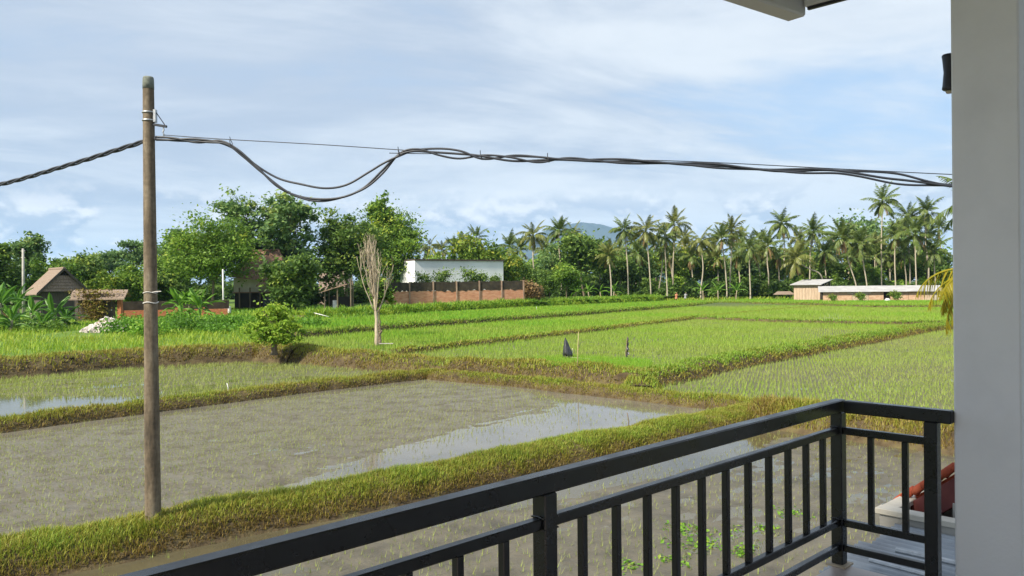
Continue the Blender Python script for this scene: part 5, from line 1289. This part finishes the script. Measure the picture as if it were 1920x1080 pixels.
ns = 7
for k in range(ns):
    a0, a1 = LW * k / ns - (.8 if k == 0 else .03), LW * (k + 1) / ns + (.5 if k == ns - 1 else .03); dz_ = .015 * (k % 2)
    q = [dv * a0 - A3[1] * .6 + ZX * (1.72 + dz_), dv * a1 - A3[1] * .6 + ZX * (1.72 + dz_), dv * (a1 + .3) + A3[1] * 4.2 + ZX * (2.75 + dz_), dv * (a0 + .3) + A3[1] * 4.2 + ZX * (2.75 + dz_)]
    mb = MB(); mb.add([*q, *[t_ + ZX * .06 for t_ in q]], [(3, 2, 1, 0), (4, 5, 6, 7), (0, 1, 5, 4), (1, 2, 6, 5), (2, 3, 7, 6), (3, 0, 4, 7)]); mb.build('roof_sheet', M['grey_sheet'], ls)
MB().box(dv * LW / 2 + A3[1] * 4.3 + ZX * 1.2, (LW, .12, 2.5), A3).build('back_wall', M['dark_inside'], ls)
rs = np.random.default_rng(2); mb = MB(); xs_ = np.linspace(4.2, 8.2, 9)
for j in range(8):
    za, zb_ = 1.42 + rs.normal(0, .06), 1.42 + rs.normal(0, .06)
    mb.add([dv * xs_[j] - A3[1] * .09 + ZX * za, dv * xs_[j + 1] - A3[1] * .09 + ZX * zb_, dv * xs_[j + 1] - A3[1] * .06 + ZX * (zb_ + .22), dv * xs_[j] - A3[1] * .06 + ZX * (za + .22)], [(0, 1, 2, 3)])
mb.build('torn_sheet', M['cream_wall'], ls)
TUFT = tree_mesh('tuft', 1.7, .75, .8, 97, lobes_n=5, n_cl=24, per=16, leaf=.2, base=.2, tr=.04, mat='leaf_yellow', irr=.3, spread=.22)
for lb, px, s_ in (('yellow green shrub left on the long shed front', 1562, .85), ('yellow green shrub in the middle of the long shed front', 1614, 1.0), ('bright yellow shrub right of the shed doorway', 1680, 1.15)):
    place_tree('shrub', lb, 'shrub', spot(px, 140, 1.2), TUFT, 'shrubs before the long shed', s_)
sk = atY(1664, 566, 139.5); sk[2] = 1.25
so = MB().tube([[-.45, 0, .2], [-.36, 0, .22], [-.1, 0, .3], [.2, 0, .28], [.4, 0, .2], [.48, 0, .16]], [.05, .22, .32, .30, .2, .04], 10).build('white_sack', M['white_plastic'], None, True, sk)
tag(so, 'white sack lying before the shed doorway', 'sack')
ft = atY(1470, 562, 160); ft[2] = 1.3
fs = thing('field_stall', 'tiny brown thatched stall left of the bamboo hut', 'stall', ft)
for sx1 in (-1.4, 1.4):
    for sy1 in (-.6, .6): MB().tube([[sx1, sy1, -.1], [sx1, sy1, 1.2]], .06, 5).build('post', M['bark'], fs)
mb = MB(); mb.add([(-1.9, -1, 1.1), (1.9, -1, 1.1), (1.9, 1, 1.1), (-1.9, 1, 1.1), (-1.3, 0, 1.75), (1.3, 0, 1.75)], [(0, 1, 5, 4), (1, 2, 5), (2, 3, 4, 5), (3, 0, 4), (3, 2, 1, 0)]); mb.build('thatched_roof', M['thatch'], fs)

# people at the far rice edge ---------------------------------------------------------
M['cloth_orange'] = simple('cloth_orange', [(.3, (.42, .17, .09)), (.7, (.52, .24, .14))], 6, .9)
M['cloth_grey'] = simple('cloth_grey', [(.3, (.24, .26, .28)), (.7, (.34, .36, .38))], 6, .9)
M['skin'] = simple('skin', [(.3, (.20, .11, .07)), (.7, (.26, .15, .10))], 6, .6)
def person(label, px, Y, cloth, lean_, seed):
    p = atY(px, 560, Y); p[2] = 1.25
    o = thing('person', label, 'person', p)
    J = {'pel': (0, 0, .92), 'chest': (lean_ * .5, -.03, 1.30), 'neck': (lean_ * .8, -.05, 1.48), 'head': (lean_, -.07, 1.62), 'top': (lean_ * 1.05, -.07, 1.72),
         'ls': (lean_ * .6 - .19, -.03, 1.38), 'le': (lean_ * .6 - .27, -.10, 1.10), 'lh': (lean_ * .6 - .2, -.27, .93), 'rs': (lean_ * .6 + .19, -.03, 1.38), 're': (lean_ * .6 + .28, -.1, 1.12), 'rh': (lean_ * .6 + .2, -.28, .98),
         'lk': (-.12, -.04, .48), 'la': (-.13, .03, .08), 'lt': (-.14, -.14, .03), 'rk': (.12, -.06, .48), 'ra': (.14, .02, .08), 'rt': (.15, -.15, .03)}
    Rr = {'pel': .15, 'chest': .17, 'neck': .06, 'head': .105, 'top': .07, 'ls': .075, 'le': .05, 'lh': .04, 'rs': .075, 're': .05, 'rh': .04, 'lk': .075, 'la': .045, 'lt': .04, 'rk': .075, 'ra': .045, 'rt': .04}
    E = [('pel', 'chest'), ('chest', 'neck'), ('neck', 'head'), ('head', 'top'), ('chest', 'ls'), ('ls', 'le'), ('le', 'lh'), ('chest', 'rs'), ('rs', 're'), ('re', 'rh'), ('pel', 'lk'), ('lk', 'la'), ('la', 'lt'), ('pel', 'rk'), ('rk', 'ra'), ('ra', 'rt')]
    ks = list(J); me = bpy.data.meshes.new('body'); me.from_pydata([J[k] for k in ks], [(ks.index(a), ks.index(b_)) for a, b_ in E], []); me.materials.append(M['skin'])
    b_ = obj('body', me, o); b_.modifiers.new('skin', 'SKIN')
    for i, k in enumerate(ks): me.skin_vertices[0].data[i].radius = (Rr[k], Rr[k] * .85); me.skin_vertices[0].data[i].use_root = (k == 'pel')
    b_.modifiers.new('sub', 'SUBSURF').levels = 1; b_.modifiers['sub'].render_levels = 2
    pf = [(.50, .27), (.70, .25), (.92, .21), (1.08, .19), (1.25, .215), (1.38, .22), (1.46, .12), (1.49, .075)]
    MB().tube([[lean_ * max(0, (z - .9)) * 1.0, -.03, z] for z, r in pf], [r for z, r in pf], 12, False).build('tunic', cloth, o, True)
    for sgn, a, b2 in ((-1, 'ls', 'le'), (1, 'rs', 're')): MB().tube([J[a], (np.array(J[a]) + J[b2]) / 2, J[b2]], [.095, .085, .075], 8).build('sleeve', cloth, o, True)
    MB().tube([[lean_ * 1.02, -.07, 1.66], [lean_ * 1.04, -.065, 1.70], [lean_ * 1.05, -.06, 1.76]], [.17, .13, .03], 10).build('hat', M['thatch'] if seed else cloth, o, True)
person('person in orange clothing standing at the far edge of the rice', 1268, 161, M['cloth_orange'], .05, 0)
person('person in grey clothing standing right of the one in orange', 1285, 163, M['cloth_grey'], .12, 1)

# ------------------------------------------------------------------ small things in the fields
def debris(name, label, cat, c, rx, ry, h, n, seed, mat, size):
    rg = np.random.default_rng(seed); o = thing(name, label, cat, c)
    mb = MB()
    ring = 18; vs = [(0, 0, h * .92)]; fs = []
    for j, (r, z) in enumerate(((.35, .72), (.7, .35), (1.05, -.1))):
        for k in range(ring): a = 2 * math.pi * k / ring; q = r * rg.uniform(.85, 1.15); vs.append((rx * q * math.cos(a), ry * q * math.sin(a), h * z * rg.uniform(.85, 1.1)))
    for k in range(ring): fs.append((0, 1 + k, 1 + (k + 1) % ring))
    for j in range(2):
        for k in range(ring): a = 1 + j * ring + k; b_ = 1 + j * ring + (k + 1) % ring; fs.append((a, a + ring, b_ + ring, b_))
    mb.add(vs, fs); mb.build('mound', M['earth_red'], o)
    mb = MB()
    for k in range(n):
        a = rg.uniform(0, 6.28); r = math.sqrt(rg.uniform(0, 1)) * 1.05; z = h * max(0, .95 - .9 * r) + rg.uniform(-.03, .08)
        ax = np.linalg.qr(rg.normal(0, 1, (3, 3)))[0]; mb.box((rx * r * math.cos(a), ry * r * math.sin(a), z), size * rg.uniform(.4, 1.5, 3) * [1, 1, .6], ax)
    mb.build('broken_pieces', M[mat], o, kind='stuff'); return o
p = spot(203, 67); debris('rubble_heap', 'heap of pale broken rubble in the meadow before the gate', 'rubble', p, 2.1, 1.5, 1.25, 420, 9, 'rubble', .26)
p = spot(296, 74); debris('earth_heap', 'low brown earth heap with scattered stones right of the pole', 'heap', p, 1.4, 1.0, .45, 60, 10, 'earth_red', .2)
p = spot(421, 94); wp = thing('white_post', 'thin white post with a pale box at its foot before the house', 'post', p)
zt_ = atY(418, 505, 94)[2] - p[2]; MB().tube([[-.15, 0, -.2], [-.18, 0, zt_]], .09, 8).build('post', M['white_plastic'], wp, True); MB().box((.35, -.1, .65), (.7, .5, .8), None, .03).build('meter_box', M['white_plastic'], wp)
p = spot(44, 96); cp = thing('small_concrete_pole', 'small grey concrete pole behind the bananas at the left', 'utility pole', p)
zt_ = atY(44, 466, 96)[2] - p[2]; MB().tube([[0, 0, -.2], [0, 0, zt_]], [.20, .13], 8).build('pole_shaft', M['concrete'], cp, True)
for z in (zt_ - .3, zt_ - 1.1): MB().tube([[-.25, 0, z], [.25, 0, z]], .05, 6).build('insulator_arm', M['concrete'], cp)

def flag(label, px, base, top, Y, kind, seed):
    p = atY(px, base, Y); h = atY(px, top, Y)[2] - p[2]; rg = np.random.default_rng(seed)
    z0_ = .6; dz_ = p[2] - z0_
    o = thing('plastic_flag', label, 'scarecrow flag', (p[0], p[1], z0_), 'black plastic bird scaring flags')
    tp_ = dz_ + h
    MB().tube([[-.04 if kind else 0, 0, -.2], [.1 if kind else 0, 0, tp_]], .014, 5).build('stick', M['bamboo'], o)
    if kind == 0:                                                  # a bag hanging full like a cone
        prof = [(tp_, .02), (tp_ - .2 * h, .08), (tp_ - .5 * h, .16), (tp_ - .8 * h, .24), (tp_ - .95 * h, .25), (tp_ - h, .17)]
        mb = MB(); ringn = 14; vs = []
        for j, (z, r) in enumerate(prof):
            for k in range(ringn): a = 2 * math.pi * k / ringn; q = r * (1 + .22 * math.sin(3 * a + j * .3)); vs.append((q * math.cos(a) + (tp_ - z) * .12, q * .7 * math.sin(a), z + .03 * math.sin(2 * a) * j))
        fs = [(j * ringn + k, j * ringn + (k + 1) % ringn, (j + 1) * ringn + (k + 1) % ringn, (j + 1) * ringn + k) for j in range(len(prof) - 1) for k in range(ringn)]
        mb.add(vs, fs); mb.build('plastic_bag', M['black_plastic'], o, True)
    else:                                                          # torn strip along the stick
        mb = MB(); vs = []; n_ = 14
        for j in range(n_):
            t = j / (n_ - 1); z = tp_ - h * t * .93; w = .05 + .16 * (t ** .7) * (.45 + .55 * ((j * 7) % 3 != 0)); x0_ = .1 - .12 * t
            vs += [(x0_ - .02, .03, z), (x0_ + w * .5, -.08 * math.sin(j), z - .03), (x0_ + w, .06 * math.cos(j * 2), z - .05 * (j % 2))]
        fs = [(3 * j + e, 3 * j + e + 1, 3 * j + e + 4, 3 * j + e + 3) for j in range(n_ - 1) for e in (0, 1)]
        mb.add(vs, fs); mb.build('plastic_strip', M['black_plastic'], o)
flag('black plastic bag hung like a cone on a stick at the seed bed', 1060, 668, 633, 43, 0, 1)
flag('torn black plastic strip on a leaning stick right of the seed bed', 1173, 672, 631, 42.5, 1, 2)
p = at(1083, 690, .72); h = atY(1083, 622, p[1])[2] - p[2]
bs = MB().tube([[0, 0, -.2], [.02, 0, h * .5], [.06, 0, h]], [.028, .024, .014], 7).build('bamboo_stake', M['bamboo'], None, True, p); tag(bs, 'tall thin bamboo stake standing before the plastic bag', 'stake')
p = at(1073, 672, .7); bs = MB().tube([[0, 0, -.2], [.01, 0, .55]], .02, 6).build('bamboo_stake', M['cream_rim'], None, True, p); tag(bs, 'short pale stake between the plastic bag and the tall stake', 'stake')
a, b_ = atY(1062, 669, 43), atY(1225, 678, 41); P = np.linspace(a, b_, 9); P[:, 2] -= .05 * np.sin(np.linspace(0, math.pi, 9))
stg = MB().tube(P - a, .012, 5).build('string_line', M['cream_rim'], None, False, a); tag(stg, 'pale string stretched along the seed bed edge', 'string')
for lb, px, py, z, h, mt in (('short white stake in the left pond beside the thin bank', 427, 736, .1, .42, 'white_plastic'), ('tiny white stake in the far bright rice', 1006, 583, 1.25, .6, 'white_plastic'), ('thin dark twig standing in the flooded corner of the muddy paddy', 1178, 806, .0, .55, 'bark')):
    p = at(px, py, z); s_ = MB().tube([[0, 0, -.15], [.02, 0, h * .5], [-.03, 0, h]], .018, 6).build('stake', M[mt], None, True, p); tag(s_, lb, 'stake')
p = at(884, 716, .03); w_o = MB().box((0, 0, .05), (.14, .1, .1), np.linalg.qr(np.random.default_rng(1).normal(0, 1, (3, 3)))[0], .02).build('litter', M['white_plastic'], None, False, p); tag(w_o, 'small white piece of litter at the foot of the bank', 'litter')
p = at(724, 646, 1.0); w_o = MB().box((0, 0, .06), (.9, .16, .05), None, .01).build('plank', M['concrete'], None, False, p); tag(w_o, 'pale plank lying at the foot of the bare tree', 'plank')
p = at(604, 596, 1.45); w_o = MB().tube([[-.9, 0, .5], [.9, -.3, .05]], .05, 6).build('white_pipe', M['white_plastic'], None, True, (p[0], p[1], 1.5)); tag(w_o, 'white pipe lying slanted in the grass below the shed', 'pipe')
# floating weed in the near paddy
rg = np.random.default_rng(21); PW = []
for px, py, n_, s_ in ((1300, 1015, 130, .6), (1375, 1000, 60, .5), (1275, 990, 80, .35), (1390, 1035, 70, .3), (1180, 1060, 60, .3), (1260, 1050, 50, .3), (1480, 960, 60, .4), (1440, 990, 50, .3)):
    c_ = at(px, py, -.1); PW.append(np.c_[rg.normal(0, s_ * .5, n_) + c_[0], rg.normal(0, s_ * .6, n_) + c_[1], mud1(np.c_[np.full(n_, c_[0]), np.full(n_, c_[1])]) + rg.uniform(.0, .05, n_)])
P = np.concatenate(PW); V, T, C = leaf_cloud(P, .055, np.clip(rg.normal(.6, .2, len(P)), 0, 1), rg, 1.2, 1.4)
tag(obj('water_weed', np_mesh('water_weed', V, T, C, M['leaf_fresh'])), 'bright green weed floating in the near paddy behind the balusters', 'weed', kind='stuff')

# ------------------------------------------------------------------ neighbour's low annex at the lower right
an = thing('neighbour_annex', 'low grey annex with concrete tank and corrugated roof below the balcony', 'annex', hb(2.2, -.6, -3.2)); AO = np.array(an.location)
K0 = atY(1648, 963, 6.6)                                            # near left corner of the open tank
def k3(a, b_, z): return K0 - AO + AX * a + BX * b_ + ZX * z
wl2, wd2, th = .8, 2.0, .085
for nm, c_, s_ in (('tank_wall', k3(.05, -wd2 / 2, -.25), (th, wd2, .5)), ('tank_wall', k3(wl2 - .05, -wd2 / 2, -.25), (th, wd2, .5)), ('tank_wall', k3(wl2 / 2, -.05, -.25), (wl2 - 2 * th - .004, th, .5))): MB().box(c_, s_, ABZ, .008).build(nm, M['concrete'], an)
for c_, s_ in ((k3(.05, -wd2 / 2, .025), (th + .05, wd2 + .06, .05)), (k3(wl2 - .05, -wd2 / 2, .025), (th + .05, wd2 + .06, .05)), (k3(wl2 / 2, -.05, .0245), (wl2 - th - .06, th + .05, .049))): MB().box(c_, s_, ABZ, .006).build('tank_rim', M['cream_rim'], an)
MB().box(k3(wl2 / 2, -wd2 / 2, -.42), (wl2 - .1, wd2 - .1, .06), ABZ).build('tank_floor', M['dark_inside'], an)
MB().box(k3(wl2 / 2, -wd2 / 2, -1.4), (wl2 - .06, wd2 - .06, 1.78), ABZ).build('wall', M['concrete'], an)
# red tiled verge
R0 = atY(1684, 938, 7.0); R1 = atY(1800, 872, 6.5)
dvr = R1 - R0; ln = np.linalg.norm(dvr); dvr /= ln; sdr = np.cross(dvr, ZX); sdr /= np.linalg.norm(sdr); nr = np.cross(sdr, dvr); AR = np.stack([dvr, sdr, nr])
tr_ = thing('tiled_roof', 'red tiled roof verge rising behind the concrete tank', 'roof', R0 - [0, 0, 2.0]); RO = np.array(tr_.location)
for k in range(9):
    tt = MB(); c_ = R0 - RO + dvr * (.115 * k + .03) + nr * (.006 * (k % 2))
    tt.tube([c_ - dvr * .07 - nr * .010, c_ - dvr * .02, c_ + dvr * .065 + nr * .008], [.040, .037, .032], 8); tt.build('verge_tile', M['red_tile'], tr_, True)
for k in range(3):
    for j in range(4):
        c_ = R0 - RO + dvr * (.3 * k + .15) - sdr * (.14 + .2 * j) - nr * .045; MB().box(c_, (.31, .19, .03), AR @ np.eye(3), .006).build('roof_tile', M['red_tile'], tr_)
MB().box(R0 - RO + dvr * .55 - nr * .165 + sdr * .02, (.95, .04, .19), AR, .005).build('barge_board', M['maroon'], tr_)
MB().box(R0 - RO + dvr * .45 - nr * .085 - sdr * .2, (.9, .4, .03), AR).build('rafter', M['bark'], tr_)
MB().box(R0 - RO + dvr * .85 - sdr * .35 - ZX * 1.35, (.7, .5, 1.9), np.stack([AX, BX, ZX])).build('gable_wall', M['concrete'], tr_)
# corrugated sheets
Z0 = atY(1566, 1066, 5.75)
def sheet(o_, a0, b0, la_, wb_, dz_, tilt, nm='corrugated_sheet'):
    mb = MB(); n_ = int(la_ / .012); vs = []
    for i in range(n_ + 1):
        a = i * la_ / n_; z = .011 * math.sin(a / .076 * 2 * math.pi)
        for bb in (0, -wb_): vs.append(Z0 - AO + AX * (a0 + a) + BX * (b0 + bb) + ZX * (dz_ + z + bb * tilt + a * .08))
    fs = [(2 * i, 2 * i + 1, 2 * i + 3, 2 * i + 2) for i in range(n_)]; mb.add(vs, fs); return mb.build(nm, M['zinc'], an, True)
sheet(0, -.9, -.02, .78, 2.2, -.05, .02); sheet(0, -.16, .05, .74, 2.2, .0, .02); sheet(0, .52, -.03, .70, 2.2, .05, .02)
MB().tube([Z0 - AO + AX * .35 + BX * -.3 + ZX * .12, Z0 - AO + AX * .30 + BX * -1.6 + ZX * .14], .022, 8).build('roof_pipe', M['galvanised'], an)
MB().tube([Z0 - AO + AX * .12 + BX * -.2 + ZX * .08, Z0 - AO + AX * -.05 + BX * -1.7 + ZX * .1], .018, 8).build('roof_pipe', M['galvanised'], an)
MB().box(Z0 - AO + AX * .15 + BX * -1.15 + ZX * -.65, (1.9, 2.1, 1.0), ABZ).build('lower_wall', M['concrete'], an)

# ------------------------------------------------------------------ mountain and air
HAZE = 6.5e-5
M['mountain'] = simple('mountain', [(.3, (.035, .055, .06)), (.7, (.06, .085, .085))], .0006, .95, .1, bmp=0)
mY = 8000.0; mc = atY(1092, 540, mY)
n_r, n_a = 26, 72; vs = []; fs = []; Hm = EYE + (533 - 409) * pxm(mY)
rg = np.random.default_rng(33)
for i in range(n_r):
    r = i / (n_r - 1)
    for k in range(n_a):
        a = 2 * math.pi * k / n_a; rid = 1 + .05 * math.sin(9 * a + 1) + .035 * math.sin(17 * a + r * 5) + .02 * math.sin(31 * a - r * 9)
        R_ = r * 2300 * rid; z = Hm * (max(0, 1 - r) ** 1.25) * (1 + .05 * math.sin(5 * a) * r) - (40 * (1 - r * 12) if r < .08 else 0) + (Hm * .012 * math.sin(13 * a + 20 * r))
        vs.append((R_ * math.cos(a) * 1.1, R_ * math.sin(a), z))
for i in range(n_r - 1):
    for k in range(n_a): k2 = (k + 1) % n_a; fs.append((i * n_a + k, (i + 1) * n_a + k, (i + 1) * n_a + k2, i * n_a + k2))
mb = MB(); mb.add(vs, fs); mo = mb.build('mountain', M['mountain'], None, True, (mc[0], mY, 0)); mo['kind'] = 'structure'

hzm, nt, b_, out_ = new_mat('haze'); nt.nodes.remove(b_)
pv = nt.nodes.new('ShaderNodeVolumePrincipled'); pv.inputs['Color'].default_value = (.42, .66, 1.0, 1); pv.inputs['Density'].default_value = HAZE; pv.inputs['Anisotropy'].default_value = .0
nt.links.new(pv.outputs[0], out_.inputs['Volume'])
hzo = MB().box((0, 6800, Hm * .5 + 15), (19000, 15800, Hm + 50), None).build('haze', hzm); tag(hzo, kind='stuff')
